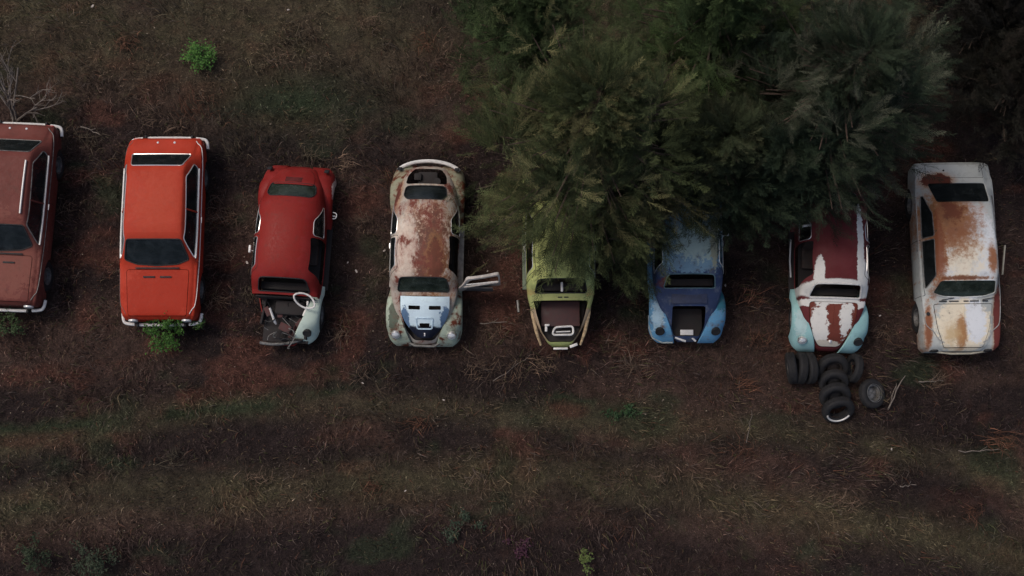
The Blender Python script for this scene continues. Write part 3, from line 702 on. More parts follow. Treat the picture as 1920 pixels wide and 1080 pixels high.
# ---- the rusty white notchback
TH = dict(f=[-1.98, -1.92, -1.62, -1.50, -1.04, -.92, 0, .42, .55, .88, .98, 1.5, 1.86, 1.96],
          zc=[.78, .86, .93, .98, 1.30, 1.345, 1.40, 1.385, 1.34, .985, .955, .91, .84, .72],
          zr=[.75, .83, .90, .94, 1.25, 1.30, 1.355, 1.34, 1.30, .95, .925, .87, .79, .68],
          wr=[.64, .66, .64, .63, .59, .585, .59, .59, .585, .66, .64, .58, .50, .40],
          wb=[.74, .77, .79, .80, .805, .805, .81, .81, .81, .81, .805, .79, .76, .68],
          zb=[.70, .78, .84, .86, .87, .87, .87, .87, .87, .86, .85, .82, .75, .64],
          ws=[.68, .72, .75, .76, .76, .76, .76, .76, .76, .76, .76, .75, .74, .66])
cr = (.72, .64, .50)
pH = paint('chalky white paint with rust', (.42, .44, .43), patches=[((.64, .66, .68), 0, 0.0, .62, 1.05, .1), (cr, -.12, .1, .40, .55, .5, .5), ((.22, .075, .032), -.30, -.62, .46, .55, .45, .7), ((.12, .030, .018), -.36, -.84, .30, .26, .5, .4), ((.18, .052, .026), -.56, -.10, .11, .80, .6, .55), ((.16, .055, .03), -.1, .54, .45, .035, .7, .5), ((.26, .10, .045), .50, .15, .08, .25, .5, .5), (cr, 0, 1.45, .56, .55, .12), ((.68, .70, .73), .24, 1.35, .22, .45, .3), ((.34, .17, .07), -.06, 1.62, .09, .28, .5, .6), ((.50, .36, .20), -.25, 1.64, .14, .2, .6, .8), ((.20, .065, .03), -.70, 1.50, .06, .40, .4, .4), ((.14, .035, .03), .72, 1.42, .09, .75, .2), ((.10, .03, .02), -.40, -1.55, .3, .16, .3)],
           rust=.24, rscale=3.5, dirt=.4)
H = empty('notchback_car', (9.20, .56, 0), 'rusty white notchback car parked at the right end of the row', 'car', R(0.6)); shH = Shell(saloon_shell(TH))
hws = roundpoly([(.64, .80), (.56, .58), (-.56, .58), (-.64, .80), (-.42, .87), (0, .89), (.42, .87)], .05); hrw = roundpoly(sym([(.545, -1.02), (.60, -1.50)]), .07)
hs1 = roundpoly([(.70, .93), (.47, 1.25), (-.28, 1.27), (-.28, .93)], .04); hs2 = roundpoly([(-.34, .93), (-.34, 1.27), (-.82, 1.23), (-1.22, .98), (-1.22, .93)], .05)
hhd = roundpoly([(.40, 1.90), (.53, 1.5), (.60, 1.02), (-.60, 1.02), (-.53, 1.5), (-.40, 1.90)], .05); hdk = roundpoly(sym([(.60, -1.62), (.58, -1.93)]), .04)
shH.cut(hws, 'z', .9, 2); shH.cut(hrw, 'z', .88, 2); shH.cut(hs1, 'x', -2, 2); shH.cut(hs2, 'x', -2, 2); shH.cut(grow(hhd, .007), 'z', .60, 1.2)
for ax in (1.22, -1.18):
    for a, b in ((-2, -.6), (.6, 2)): shH.cut([(ax + .36 * math.cos(q), .26 + .36 * math.sin(q)) for q in np.linspace(0, 2 * math.pi, 25)[:-1]], 'x', a, b)
shH.body(pH, H)
hh = shH.panel(grow(hhd, -.005), pH, H, 'hood', a=.60, b=1.2, off=.005, thick=.014)
cl = shH.proj([(0, 1.03), (0, 1.88), (0.0, 1.8801)], off=.009)[:17]; mk('centre_crease', *tube(cl, .007, 6), pH, hh)
shH.trim(hdk, M['rubber'], H, 'deck_seam', r=.005, off=-.001)
mk('cowl_slot', *merge([rbox(x, -.965, .968, w_, .022, .016, .004) for x, w_ in ((-.42, .16), (-.20, .20), (.05, .1), (.22, .18), (.44, .12))]), M['rubber'], H)
for x in (-.45, .38): mk('wiper_arm', *tube([(x, -.94, .98), (x + .25, -.90, 1.0)], .008, 5), M['rubber'], H)
window(shH, hws, H, None, pH, 'windshield', r=.014); mk('windshield', *(lambda: (None, None))()) if False else None
shH.panel(hws, M['glassgreen'], H, 'windshield', a=.9, off=-.008, thick=.005); shH.panel(hrw, M['glass'], H, 'rear_window', a=.88, off=-.008, thick=.005)
shH.trim(hrw, pH, H, 'rear_window_frame', r=.012)
for sd in (-1, 1):
    window(shH, hs1, H, M['glass'], M['metal'], 'side_window', 'x', sd, .010); window(shH, hs2, H, M['glass'], M['metal'], 'quarter_window', 'x', sd, .010)
    bl = shH.proj([(1.80, .835), (-1.86, .835), (-1.86, .8349)], 'x', sd, .004)[:74]; mk('belt_moulding', *tube(bl, .010, 6), simple('dull trim', (.33, .33, .32), .5, .3), H)
    shH.trim(roundpoly([(.84, .34), (.84, .90), (-.32, .90), (-.32, .34)], .04), M['rubber'], H, 'door_seam', 'x', sd, .006, -.001)
    mk('door_handle', *rbox(sd * .825, .16, .80, .03, .13, .025, .01), M['metal'], H)
    for f in (1.22, -1.18): wheel(H, sd * .68, f, .29, sx=sd)
    mk('headlight', *xf(lathe([(.10, 0), (.10, .03), (.07, .045), (.001, .05)], 18, 'y'), Matrix.Translation((sd * .55, -1.93, .62)) @ Matrix.Rotation(math.pi, 4, 'Z')), M['rubber'], H)
mk('filler_hole', *xf(lathe([(.001, .012), (.035, .012), (.04, 0)], 14, 'z'), Matrix.Translation((-.70, -.86 - .35, .872))), M['rubber'], H)
mk('deck_lock', *xf(lathe([(.001, .01), (.018, .01), (.02, 0)], 10, 'z'), Matrix.Translation((-.22, 1.78, .905))), M['rubber'], H)
mk('nose_trim', *tube([(-.5, -1.965, .60), (-.2, -2.01, .62), (.2, -2.01, .62), (.5, -1.965, .60)], .022, 6), simple('nose paint', (.42, .38, .30), .5), H)
mk('open_vent_window', *merge([rbox(.86, -.13, 1.0, .02, .62, .06, .008, Matrix.Rotation(R(-9), 3, 'Z'))]), simple('dull pale edge', (.30, .28, .24), .6), H)
interior(H, .80, .74, .28, M['vinyl'], True, True)

# ================================================================== TYRES
def old_tyre(label, p, tilt_axis, rimmat=None, ww=False, s=1.0, rot=None):
    t = empty('old_tyre', p, label, 'tyre', 0, 'old tyres heaped in front of the turquoise fendered car')
    t.rotation_mode = 'XYZ'; t.rotation_euler = rot
    s = s * (1 + .05 * math.sin(p[0] * 37 + p[1] * 11)); V, F = tyre_vf(.32 * s, .185 * s, .17 * s); b = mk('tread_and_sidewall', V, F, M['tyre'], t)
    if rimmat: V, F = rim_vf(.185 * s); mk('rim', V, F, rimmat, t)
    if ww:
        pts = [(.088, math.cos(a) * .245, math.sin(a) * .245) for a in np.linspace(R(ww[0]), R(ww[1]), 18)]
        mk('whitewall', *tube(pts, .013, 6), M['whitetrim'], t)
    return t
# three standing side by side to the left, tread lines running away from the car
for i, (x, lb) in enumerate(((1484, 'leftmost of the three tyres standing upright beside the heap'), (1501, 'middle one of the three tyres standing upright beside the heap'), (1518, 'right hand one of the three upright tyres, next to the leaning row'))):
    p = px(x, 690, .32); old_tyre(lb, (p.x, p.y, .31), None, rot=(0, R((-9, 3, 6)[i]), R((6, -3, 4)[i])), rimmat=M['metal'] if i == 0 else None)
p = px(1601, 690, .32); old_tyre('single upright tyre close to the right side of the leaning row', (p.x, p.y, .31), None, rot=(0, R(12), R(-9)))
# leaning row: axis tips up and towards the camera side
names = ['first leaning tyre, tucked against the car nose', 'second leaning tyre out from the car nose', 'third leaning tyre, just before the one with the white ring', 'tyre at the end of the leaning row with a white ring on its sidewall']
for i, (x, y, tl) in enumerate(((1561, 690, 40), (1563, 716, 44), (1566, 742, 46), (1572, 768, 50))):
    p = px(x, y, .30); old_tyre(names[i], (p.x, p.y, .27 + .01 * (3 - i)), None, rot=(0, R(-90 + 0), R(0)), ww=None)
    t = [o for o in COL.objects if o.name.startswith('old_tyre')][-1]
    ax = Vector((R((3, -2, 2, 6)[i]), -math.sin(R(tl)), math.cos(R(tl)))).normalized()
    q = Vector((1, 0, 0)).rotation_difference(ax); t.rotation_mode = 'QUATERNION'; t.rotation_quaternion = q
    if i == 3:
        qi = q.inverted(); d = (qi @ Vector((0.05, -1, 0))); base = math.atan2(d.z, d.y); pts = [(.088, math.cos(a) * .25, math.sin(a) * .25) for a in np.linspace(base - 1.3, base + 1.2, 20)]
        mk('whitewall', *tube(pts, .020, 6), M['whitetrim'], t)
    else: mk('rim', *rim_vf(.185), M['tyre'], t)
    if i == 0: mk('hub_disc', *rim_vf(.185), simple('dusty brown rim', (.05, .04, .038), .8), t)
p = px(1634, 738, .2); t = old_tyre('tyre with a bare grey rim lying tilted right of the heap', (p.x, p.y, .22), None, rimmat=M['metal'], s=.92, rot=(0, 0, 0))
t.rotation_mode = 'QUATERNION'; t.rotation_quaternion = Vector((1, 0, 0)).rotation_difference(Vector((.42, .05, .9)).normalized())
pts = [(.088, math.cos(a) * .19, math.sin(a) * .19) for a in np.linspace(0, 2 * math.pi, 33)[:-1]]; mk('rim_edge', *tube(pts, .006, 6, True), simple('worn rim edge', (.12, .12, .12), .6), t)

# ================================================================== GROUND
def ycol(x, y):
    """ground cover tint by place, bottom vignette painted in: n x 3, linear albedo"""
    n1 = fbm(x * .35 + 3, y * .8 + 9, 5); n2 = fbm(x * .9 + 40, y * 1.6 + 2, 4); n3 = fbm(x * 2.6, y * 2.8, 3)
    brown = np.array([.068, .042, .034]); dark = np.array([.024, .017, .017]); olive = np.array([.078, .065, .040]); rust = np.array([.105, .045, .033]); green = np.array([.034, .048, .026])
    def band(c, w, ph): return np.exp(-((y - c - .35 * (vnoise(x * .35 + ph, y * 0) - .5)) / w) ** 2)
    bx = -.010 * (x + 2) ** 2
    ol = band(-2.5 + bx, .30, 1) * 1.0 + band(-4.05 + bx, .42, 7) * 1.15 + sstep(3.6, 5.8, y) * (.7 + .25 * sstep(0, -6, x))
    ol = np.clip(ol * (.05 + 1.7 * n2 * (.5 + n3)), 0, 1)
    ru = np.clip(sstep(.56, .74, n2) * 1.0, 0, 1) * (.25 + .75 * sstep(-5, -2, y)) * (1 - .5 * sstep(3, 5, y))
    ru = np.maximum(ru, band(-3.4, .5, 5) * sstep(.45, .65, n1) * .6)
    dk = np.clip(sstep(.58, .38, n1) + sstep(-4.5, -5.2, y - bx) * (.8 + .3 * sstep(4, -3, x)) + .6 * band(-1.8 + bx, .35, 3) * sstep(0, -6, x) + 1.3 * sstep(7.5, 10.5, x) * sstep(0, 2.5, y), 0, 1)  # bottom edge term paints vignette darkening into the ground tint
    gr = sstep(.62, .78, fbm(x * .7 + 70, y * 1.1 + 33, 4)) * .6
    gr = np.maximum(gr, np.exp(-(((x + 4.6) / 1.9) ** 2 + ((y - 4.1) / .7) ** 2)) * .8 * (.5 + n2)); gr = np.maximum(gr, band(-2.25 + bx, .16, 4) * sstep(.4, .6, n2) * .9)
    gr = np.maximum(gr, np.exp(-(((x - 2.4) / .7) ** 2 + ((y + 2.65) / .22) ** 2)) * .9)
    c = brown[None] * np.ones((len(x), 1))
    for wgt, colr in ((dk * .85, dark), (ol, olive), (ru * .75, rust), (gr, green)): c = c * (1 - wgt[:, None]) + colr[None] * wgt[:, None]
    return c * (.8 + .5 * n3[:, None])
def hgt(x, y): return (fbm(x * .5 + 11, y * .7 + 4, 3) - .5) * .16 + (fbm(x * 3, y * 3, 3) - .5) * .05 - .02
ax_ = np.concatenate([-np.geomspace(400, 14.5, 14), np.arange(-14, 14.01, .10), np.geomspace(14.5, 400, 14)])
ay_ = np.concatenate([-np.geomspace(400, 9.5, 14), np.arange(-9, 9.01, .10), np.geomspace(9.5, 400, 14)])
X, Y = np.meshgrid(ax_, ay_, indexing='ij'); x = X.ravel(); y = Y.ravel(); nx, ny = X.shape
me = bpy.data.meshes.new('ground'); me.vertices.add(nx * ny); me.vertices.foreach_set('co', np.stack([x, y, hgt(x, y)], 1).ravel())
i, j = np.meshgrid(np.arange(nx - 1), np.arange(ny - 1), indexing='ij'); a = (i * ny + j).ravel()
q = np.stack([a, a + ny, a + ny + 1, a + 1], 1).astype(np.int32)
me.loops.add(q.size); me.polygons.add(len(q)); me.loops.foreach_set('vertex_index', q.ravel()); me.polygons.foreach_set('loop_start', np.arange(0, q.size, 4)); me.polygons.foreach_set('use_smooth', np.ones(len(q), bool)); me.update(calc_edges=True)
def setcol(me, c):
    at = me.color_attributes.new('tint', 'FLOAT_COLOR', 'POINT'); at.data.foreach_set('color', np.concatenate([c, np.ones((len(c), 1))], 1).astype(np.float32).ravel())
setcol(me, ycol(x, y))
gm = newmat('soil and matted dead grass', (.05, .035, .03), .95, 0, .15); k = NB(gm); c = k.coord(); va = k.n('ShaderNodeVertexColor', layer_name='tint')
f1 = k.noise(5, 9, .75, c, .5); f2 = k.noise(38, 5, .7, c, .8)
sv = k.vmath('MULTIPLY', c, (1, 3.0, 1)).outputs[0]; f3 = k.noise(16, 6, .7, sv, 2.0)
mul = k.math('MULTIPLY', k.ramp(f1, .3, .7, .55, 1.3), k.math('MULTIPLY', k.ramp(f2, .3, .7, .6, 1.5), k.ramp(f3, .35, .7, .7, 1.4)))
cc = k.n('ShaderNodeVectorMath', operation='SCALE'); k.l(va.outputs[0], cc.inputs[0]); k.l(mul, cc.inputs['Scale'])
k.l(cc.outputs[0], k.b.inputs['Base Color']); k.bump(k.math('ADD', f2, k.math('MULTIPLY', f3, .8)), .9, .05)
me.materials.append(gm); g = bpy.data.objects.new('ground', me); COL.objects.link(g); tag(g, 'dark brown field of matted dead grass', None, None, 'structure')

# ---- grass: blades as single bent strips
def tris_mesh(name, V, F, C, mat, smooth=False):
    me = bpy.data.meshes.new(name); me.vertices.add(len(V)); me.vertices.foreach_set('co', V.astype(np.float32).ravel()); k = F.shape[1]
    me.loops.add(F.size); me.polygons.add(len(F)); me.loops.foreach_set('vertex_index', F.astype(np.int32).ravel()); me.polygons.foreach_set('loop_start', np.arange(0, F.size, k, dtype=np.int32)); me.update(calc_edges=True)
    setcol(me, C); me.materials.append(mat); o = bpy.data.objects.new(name, me); COL.objects.link(o); return o
def leafmat(name, rough=.75, trans=.0):
    m = newmat(name, (.1, .1, .1), rough, 0, .2); k = NB(m); va = k.n('ShaderNodeVertexColor', layer_name='tint'); k.l(va.outputs[0], k.b.inputs['Base Color']); return m
M['blade'] = leafmat('grass blades', .85); M['needle'] = leafmat('cedar foliage', .8); M['leaf'] = leafmat('broad leaves', .6)
def blades(n, xy, L, W, lean, col, curl=.5, heading=None):
    """n bent 2-segment blades"""
    th = rng.random(n) * 2 * np.pi if heading is None else heading; d = np.stack([np.cos(th), np.sin(th)], 1); s = np.stack([-d[:, 1], d[:, 0]], 1) * W[:, None] / 2
    z0 = hgt(xy[:, 0], xy[:, 1]) - .01; l1 = lean * .45; l2 = lean
    h1 = np.sqrt(np.maximum(0, 1 - l1 ** 2)) * L * .5; m = xy + d * (L * .5 * l1)[:, None]; e = m + d * (L * .5 * np.minimum(1, l2 * 1.1))[:, None]; h2 = h1 + L * .5 * (1 - l2) * curl
    p = np.zeros((n, 5, 3)); p[:, 0, :2] = xy - s; p[:, 1, :2] = xy + s; p[:, 2, :2] = m + s * .8; p[:, 3, :2] = m - s * .8; p[:, 4, :2] = e
    p[:, 0, 2] = z0; p[:, 1, 2] = z0; p[:, 2, 2] = z0 + h1; p[:, 3, 2] = z0 + h1; p[:, 4, 2] = z0 + h2
    b = np.arange(n)[:, None] * 5; F = np.concatenate([b + [0, 1, 2], b + [0, 2, 3], b + [3, 2, 4]], 0)
    return p.reshape(-1, 3), F, np.repeat(col, 5, 0)
n = 170000
xy = np.stack([rng.uniform(-13, 13, n), rng.uniform(-8, 8.6, n)], 1)
# fewer blades inside the car footprints
keep = np.ones(n, bool)
for c_, hw, hl in ((B.location, .78, 1.9), (A.location, .78, 1.9), (C.location, .6, 1.7), (D.location, .68, 1.9), (E_.location, .6, 1.8), (F_.location, .68, 1.9), (G_.location, .68, 1.9), (H.location, .75, 1.95)):
    keep &= ~((abs(xy[:, 0] - c_[0]) < hw) & (abs(xy[:, 1] - c_[1]) < hl))
xy = xy[keep]; n = len(xy)
base = ycol(xy[:, 0], xy[:, 1]); lum = np.exp(rng.normal(.12, .50, n)); col = base * lum[:, None]
pal = np.array([[.15, .11, .065], [.12, .055, .035], [.07, .075, .03], [.13, .10, .085]]); pi_ = rng.integers(0, 4, n); sel = rng.random(n) < .17 * (.4 + 1.2 * fbm(xy[:, 0] * .6 + 5, xy[:, 1] * .8, 3))
col[sel] = pal[pi_[sel]] * rng.uniform(.40, 1.15, (sel.sum(), 1))
cl_ = fbm(xy[:, 0] * 1.1 + 8, xy[:, 1] * 1.3 + 8, 3)
cc_ = fbm(xy[:, 0] * 2.2 + 31, xy[:, 1] * 2.6 + 12, 3); L = rng.uniform(.07, .24, n) * (.15 + 1.0 * cl_ + .9 * sstep(.4, .7, cc_)) * np.where(sel, 1.5, 1); W = rng.uniform(.007, .016, n)
V, F, Cc = blades(n, xy, L, W, rng.uniform(.30, .97, n), col, .5, 9.0 * fbm(xy[:, 0] * .7 + 4, xy[:, 1] * .7 + 44, 3) + rng.normal(0, .8, n))
tag(tris_mesh('grass', V, F, Cc, M['blade']), 'short matted dead and green grass covering the field', None, None, 'stuff')
# taller weeds and straw crowding the car sides
per = []
for c_, hw, hl in ((B.location, .84, 1.98), (A.location, .84, 1.98), (C.location, .78, 1.9), (D.location, .82, 1.95), (E_.location, .72, 1.9), (F_.location, .82, 1.95), (G_.location, .82, 1.95), (H.location, .84, 2.0)):
    for k_ in range(520):
        t_ = rng.random(); e_ = rng.integers(0, 4); j_ = abs(rng.normal(0, .13)) - .05
        per.append((c_[0] + ((-1 if e_ == 0 else 1) * (hw + j_) if e_ < 2 else (2 * t_ - 1) * hw), c_[1] + ((2 * t_ - 1) * hl if e_ < 2 else (-1 if e_ == 2 else 1) * (hl + j_))))
per = np.array(per); kp = vnoise(per[:, 0] * 1.7, per[:, 1] * 1.7 + 9) > .38; per = per[kp]; m_ = len(per)
colr = ycol(per[:, 0], per[:, 1]) * np.exp(rng.normal(.35, .5, m_))[:, None]; gq = rng.random(m_) < .18; colr[gq] = np.array([.13, .095, .06]) * rng.uniform(.5, 1.1, (gq.sum(), 1))
V, F, Cc = blades(m_, per, rng.uniform(.14, .42, m_), rng.uniform(.007, .014, m_), rng.uniform(.2, .9, m_), colr)
tag(tris_mesh('tall_grass', V, F, Cc, M['blade']), 'taller dry weeds crowding against the cars', None, None, 'stuff')
# rusty dead bunch grass
tufts = [(370, 205, 34, 'r'), (235, 78, 26, 'r'), (285, 215, 30, 't'), (330, 230, 22, 't'), (400, 415, 30, 'r'), (425, 400, 20, 't'), (120, 385, 22, 't'), (640, 300, 20, 't'), (470, 545, 18, 'd'), (580, 290, 18, 'd'), (800, 80, 22, 'r'), (835, 100, 18, 't'), (740, 340, 16, 'r'), (900, 690, 30, 't'), (960, 690, 34, 't'), (1010, 680, 26, 't'), (1190, 690, 24, 't'), (790, 790, 22, 'r'), (680, 700, 20, 't'), (1395, 720, 20, 'r'), (1875, 825, 24, 'r'), (1690, 880, 22, 'd'), (1760, 720, 18, 't'), (1400, 845, 24, 'r'), (1240, 890, 20, 't'), (900, 910, 24, 't'), (700, 915, 20, 'r'), (480, 900, 18, 't'), (330, 860, 16, 'd'), (1150, 900, 22, 't'), (1580, 950, 22, 't'), (1830, 960, 20, 'r'), (560, 70, 20, 'd'), (510, 110, 22, 't'), (690, 40, 20, 't'), (1650, 740, 14, 'd'), (400, 560, 26, 't'), (420, 480, 20, 't'), (640, 620, 16, 't'), (1410, 560, 22, 'r'), (1420, 640, 20, 'r'), (1660, 620, 18, 't'), (680, 420, 18, 't'), (930, 620, 24, 't'), (1170, 640, 20, 't'), (160, 260, 26, 'd'), (440, 290, 22, 'd'), (1690, 560, 18, 'd'), (1420, 480, 14, 'd')]
VV = []; FF = []; CC = []; off = 0
hue = {'r': np.array([.14, .066, .042]), 't': np.array([.155, .105, .075]), 'd': np.array([.10, .08, .055])}
for tx, ty, rp, hk in tufts:
    p = px(tx, ty, .1); m_ = int(20 + rp * 2.2); ang_ = rng.choice([.5, 1.2, 2.2, 2.9, 3.6, 5.6]); xy = np.stack([rng.normal(p.x, rp / 88 * .62, m_), rng.normal(p.y, rp / 88 * .40, m_)], 1)
    hd = ang_ + rng.normal(0, .9, m_); colr = hue[hk][None] * np.exp(rng.normal(-.25 if hk == 'r' else -.3, .45, (m_, 1)))
    V, F, Cc = blades(m_, xy, rng.uniform(.2, .55, m_), rng.uniform(.007, .013, m_), rng.uniform(.5, .98, m_), colr, .6, hd); VV.append(V); FF.append(F + off); CC.append(Cc); off += len(V)
tag(tris_mesh('dead_grass', np.concatenate(VV), np.concatenate(FF), np.concatenate(CC), M['blade']), 'rusty and straw coloured tufts of dead bunch grass scattered round the cars', None, None, 'stuff')
# pale flower heads and leaf litter flecks
n = 1500; xy = np.stack([rng.uniform(-12, 12, n), rng.uniform(-8, 8, n)], 1); fl_ = fbm(xy[:, 0] * .5 + 60, xy[:, 1] * .7, 3) + .12 * (xy[:, 1] > 4.6); xy = xy[fl_ > .50]; n = len(xy)
q = rng.uniform(.008, .022, n); th = rng.random(n) * 6.28; p = np.zeros((n, 4, 3)); z0 = hgt(xy[:, 0], xy[:, 1]) + rng.uniform(.04, .14, n)
for k_ in range(4): an = th + k_ * np.pi / 2; p[:, k_, 0] = xy[:, 0] + np.cos(an) * q; p[:, k_, 1] = xy[:, 1] + np.sin(an) * q * .7; p[:, k_, 2] = z0 + rng.uniform(-.01, .01, n)
colr = np.array([.26, .21, .16])[None] * rng.uniform(.25, 1.0, (n, 1))
tag(tris_mesh('leaf_litter', p.reshape(-1, 3), np.arange(n * 4).reshape(n, 4), np.repeat(colr, 4, 0), M['blade']), 'pale seed heads and dead leaf flecks in the grass', None, None, 'stuff')

# ================================================================== TREES
def spray_template(seed, L=1.0):
    """feathery cedar branch along +x, unit length; thin triangles"""
    r = np.random.default_rng(seed); T = []
    def tri(a, d, l, w):
        d = d / np.linalg.norm(d); s = np.cross(d, [0, 0, 1]); s = s / (np.linalg.norm(s) + 1e-9) * w
        s = s * math.cos(r.uniform(0, 1.2)) + np.array([0, 0, 1]) * w * r.uniform(-.7, .7)
        T.append((a - s, a + s, a + d * l))
    tri(np.array([0, 0, 0.]), np.array([1, 0, .05]), 1.0, .010)
    for i in range(20):
        u = .06 + .92 * i / 19; sd = 1 if i % 2 else -1; o = np.array([u, 0, .05 * u]); ln = (.26 * (1 - u) ** .7 + .07) * r.uniform(.7, 1.2)
        d = np.array([1.0, sd * r.uniform(.45, .85), r.uniform(-.3, .35)]); d /= np.linalg.norm(d); tri(o, d, ln, .009)
        for j in range(5):
            v = .15 + .8 * j / 4; a = o + d * ln * v; s2 = 1 if j % 2 else -1
            e = d + np.array([-d[1], d[0], 0]) * s2 * r.uniform(.4, .8) + np.array([0, 0, r.uniform(-.4, .5)]); tri(a, e, .075 * r.uniform(.7, 1.3), .0085)
    return np.array(T)    # k,3,3
SPR = [spray_template(s) for s in range(5)]
def cedar(name, label, base, H_, Rm, n, tints, lobes, lean=(0, 0), droop=0.0, hmin=.16, size=(.40, .80), power=.62, seed=1, mass=.35):
    t = empty(name, base, label, 'tree', 0, 'cedar trees over the row of cars'); r = np.random.default_rng(seed)
    # trunk and limbs
    parts = [tube([(lean[0] * u * H_, lean[1] * u * H_, -.1 + u * H_ * .92) for u in np.linspace(0, 1, 9)], [.17 * (1 - u) ** .8 + .012 for u in np.linspace(0, 1, 9)], 9)]
    mk('trunk', *parts[0], M['bark'], t)
    lv = []; P = []; Dr = []; S = []; ph = r.random(6) * 6.28
    def Rprof(u, a):
        lob = 1 + lobes * (.55 * math.sin(3 * a + ph[0] + 2 * u) + .45 * math.sin(5 * a + ph[1] - 3 * u) + .3 * math.sin(9 * a + ph[2] + 5 * u))
        base_ = (1 - ((u - hmin) / (1 - hmin))) ** power if u > hmin else 1
        low = min(1, .55 + (u / hmin) * .45) if u < hmin else 1
        return Rm * base_ * lob * low
    nl = int(n / 14); LD = [np.array([lean[0] * H_, lean[1] * H_, 0.])]
    for k_ in range(9): aa = k_ * 2.399 + r.uniform(-.3, .3); rr = Rm * (.42 + .38 * ((k_ * .618) % 1)); LD.append(np.array([math.cos(aa) * rr, math.sin(aa) * rr, 0.]))
    for b in range(nl):
        u = r.uniform(.08, .96) ** .9; a = b * 2.399 + r.uniform(-.4, .4); Rr = Rprof(u, a) * r.uniform(.70, 1.06); up = r.uniform(.05, .35) + .5 * u
        o = np.array([lean[0] * u * H_, lean[1] * u * H_, u * H_ * .9]); e = o + np.array([math.cos(a) * Rr, math.sin(a) * Rr, Rr * up * .6 + .1])
        mid = (o + e) / 2 + np.array([0, 0, -.08 * Rr]); K = chaikin([tuple(o), tuple(mid), tuple(e)], 1, False)
        if b % 2 == 0: lv.append(tube(K, [.035, .028, .02, .012][:len(K)] if len(K) <= 4 else list(np.linspace(.035, .008, len(K))), 5))
        ns = 14; hue_ = r.random()
        for s in range(ns):
            v = (r.random() ** .55); q = o * (1 - v) ** 2 + mid * 2 * v * (1 - v) + e * v * v + r.normal(0, .04 + .05 * v, 3) * Rr * .6
            cs = min(LD, key=lambda c_: (c_[0] - q[0]) ** 2 + (c_[1] - q[1]) ** 2); dd = math.hypot(q[0] - cs[0], q[1] - cs[1]); a2 = math.atan2(q[1] - cs[1], q[0] - cs[0]); q = q + np.array([0, 0, .75 * math.exp(-(dd / .45) ** 2)])
            d = np.array([math.cos(a2 + r.normal(0, .5)), math.sin(a2 + r.normal(0, .5)), .25 + .75 * u + r.normal(0, .30) - droop]); P.append(q); Dr.append(d / np.linalg.norm(d)); S.append((r.uniform(*size) * (1 - .35 * u), hue_))
    mk('limb', *merge(lv), M['bark'], t)
    P = np.array(P); Dr = np.array(Dr); m = len(P); S_ = np.array([s[0] for s in S]); hu = np.array([s[1] for s in S]); hu2 = np.array([(s[1] * 7.31) % 1 for s in S])
    up = np.array([0, 0, 1.0]); sx = np.cross(up, Dr); sx /= np.linalg.norm(sx, axis=1)[:, None]; uz = np.cross(Dr, sx)
    ang = r.normal(0, .8, m); ca, sa = np.cos(ang)[:, None], np.sin(ang)[:, None]; sx, uz = sx * ca + uz * sa, uz * ca - sx * sa
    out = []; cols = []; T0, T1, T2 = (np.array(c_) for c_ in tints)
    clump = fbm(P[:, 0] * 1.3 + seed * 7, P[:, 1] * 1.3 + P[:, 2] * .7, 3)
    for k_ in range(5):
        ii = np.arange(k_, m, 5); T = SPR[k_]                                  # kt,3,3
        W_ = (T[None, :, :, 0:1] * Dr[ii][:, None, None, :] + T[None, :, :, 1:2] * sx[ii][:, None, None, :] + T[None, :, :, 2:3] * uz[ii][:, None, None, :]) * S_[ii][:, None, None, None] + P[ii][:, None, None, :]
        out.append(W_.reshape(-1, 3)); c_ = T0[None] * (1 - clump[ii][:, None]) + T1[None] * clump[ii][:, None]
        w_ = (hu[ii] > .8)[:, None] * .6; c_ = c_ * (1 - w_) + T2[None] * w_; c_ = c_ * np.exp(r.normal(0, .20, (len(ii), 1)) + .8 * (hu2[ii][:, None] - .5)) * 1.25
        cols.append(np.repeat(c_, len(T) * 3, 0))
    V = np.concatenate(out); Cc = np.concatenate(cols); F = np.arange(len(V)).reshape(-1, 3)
    o = tris_mesh('crown', V, F, Cc, M['needle']); o.parent = t
    return t
def tb(x, y, z): p = px(x, y, z); return (p.x, p.y, 0)
cedar('cedar_tree', 'feathery olive green cedar overhanging the lime and blue cars', tb(1105, 262, 3.0), 6.2, 2.62, 6200, ((.026, .038, .017), (.066, .076, .030), (.12, .105, .050)), .13, seed=3, hmin=.30, power=.60)
cedar('cedar_tree', 'dense dark green cedar with bluish tips overhanging the turquoise fendered car', tb(1550, 182, 3.0), 6.0, 2.38, 6200, ((.012, .020, .012), (.030, .041, .023), (.105, .105, .075)), .10, seed=5, size=(.36, .68), hmin=.32, power=.55)
cedar('cedar_tree', 'mid green cedar behind, between the two overhanging ones at the top edge', tb(1335, 45, 2.6), 5.4, 2.1, 3200, ((.024, .040, .016), (.050, .075, .026), (.06, .07, .03)), .12, seed=8, hmin=.30)
cedar('cedar_tree', 'dark green cedar at the top edge, left of the others', tb(985, 60, 2.0), 4.4, 1.7, 2200, ((.020, .036, .014), (.040, .058, .022), (.05, .055, .028)), .14, seed=11, hmin=.3)
cedar('cedar_tree', 'mid height olive cedar filling the gap above the blue car roof', tb(1335, 300, 2.3), 4.2, 1.45, 2400, ((.014, .021, .011), (.030, .038, .018), (.05, .05, .028)), .12, seed=21, hmin=.34)
cedar('cedar_tree', 'dark cedar filling the gap between the blue and the turquoise fendered cars', tb(1440, 320, 2.2), 4.0, 1.25, 2000, ((.012, .022, .013), (.030, .042, .024), (.05, .055, .036)), .12, seed=25, hmin=.34)
cedar('cedar_tree', 'young cedar drooping between the lime and blue cars', tb(1180, 455, 1.6), 2.9, .85, 520, ((.020, .028, .013), (.044, .052, .022), (.06, .055, .03)), .16, seed=22, hmin=.34)
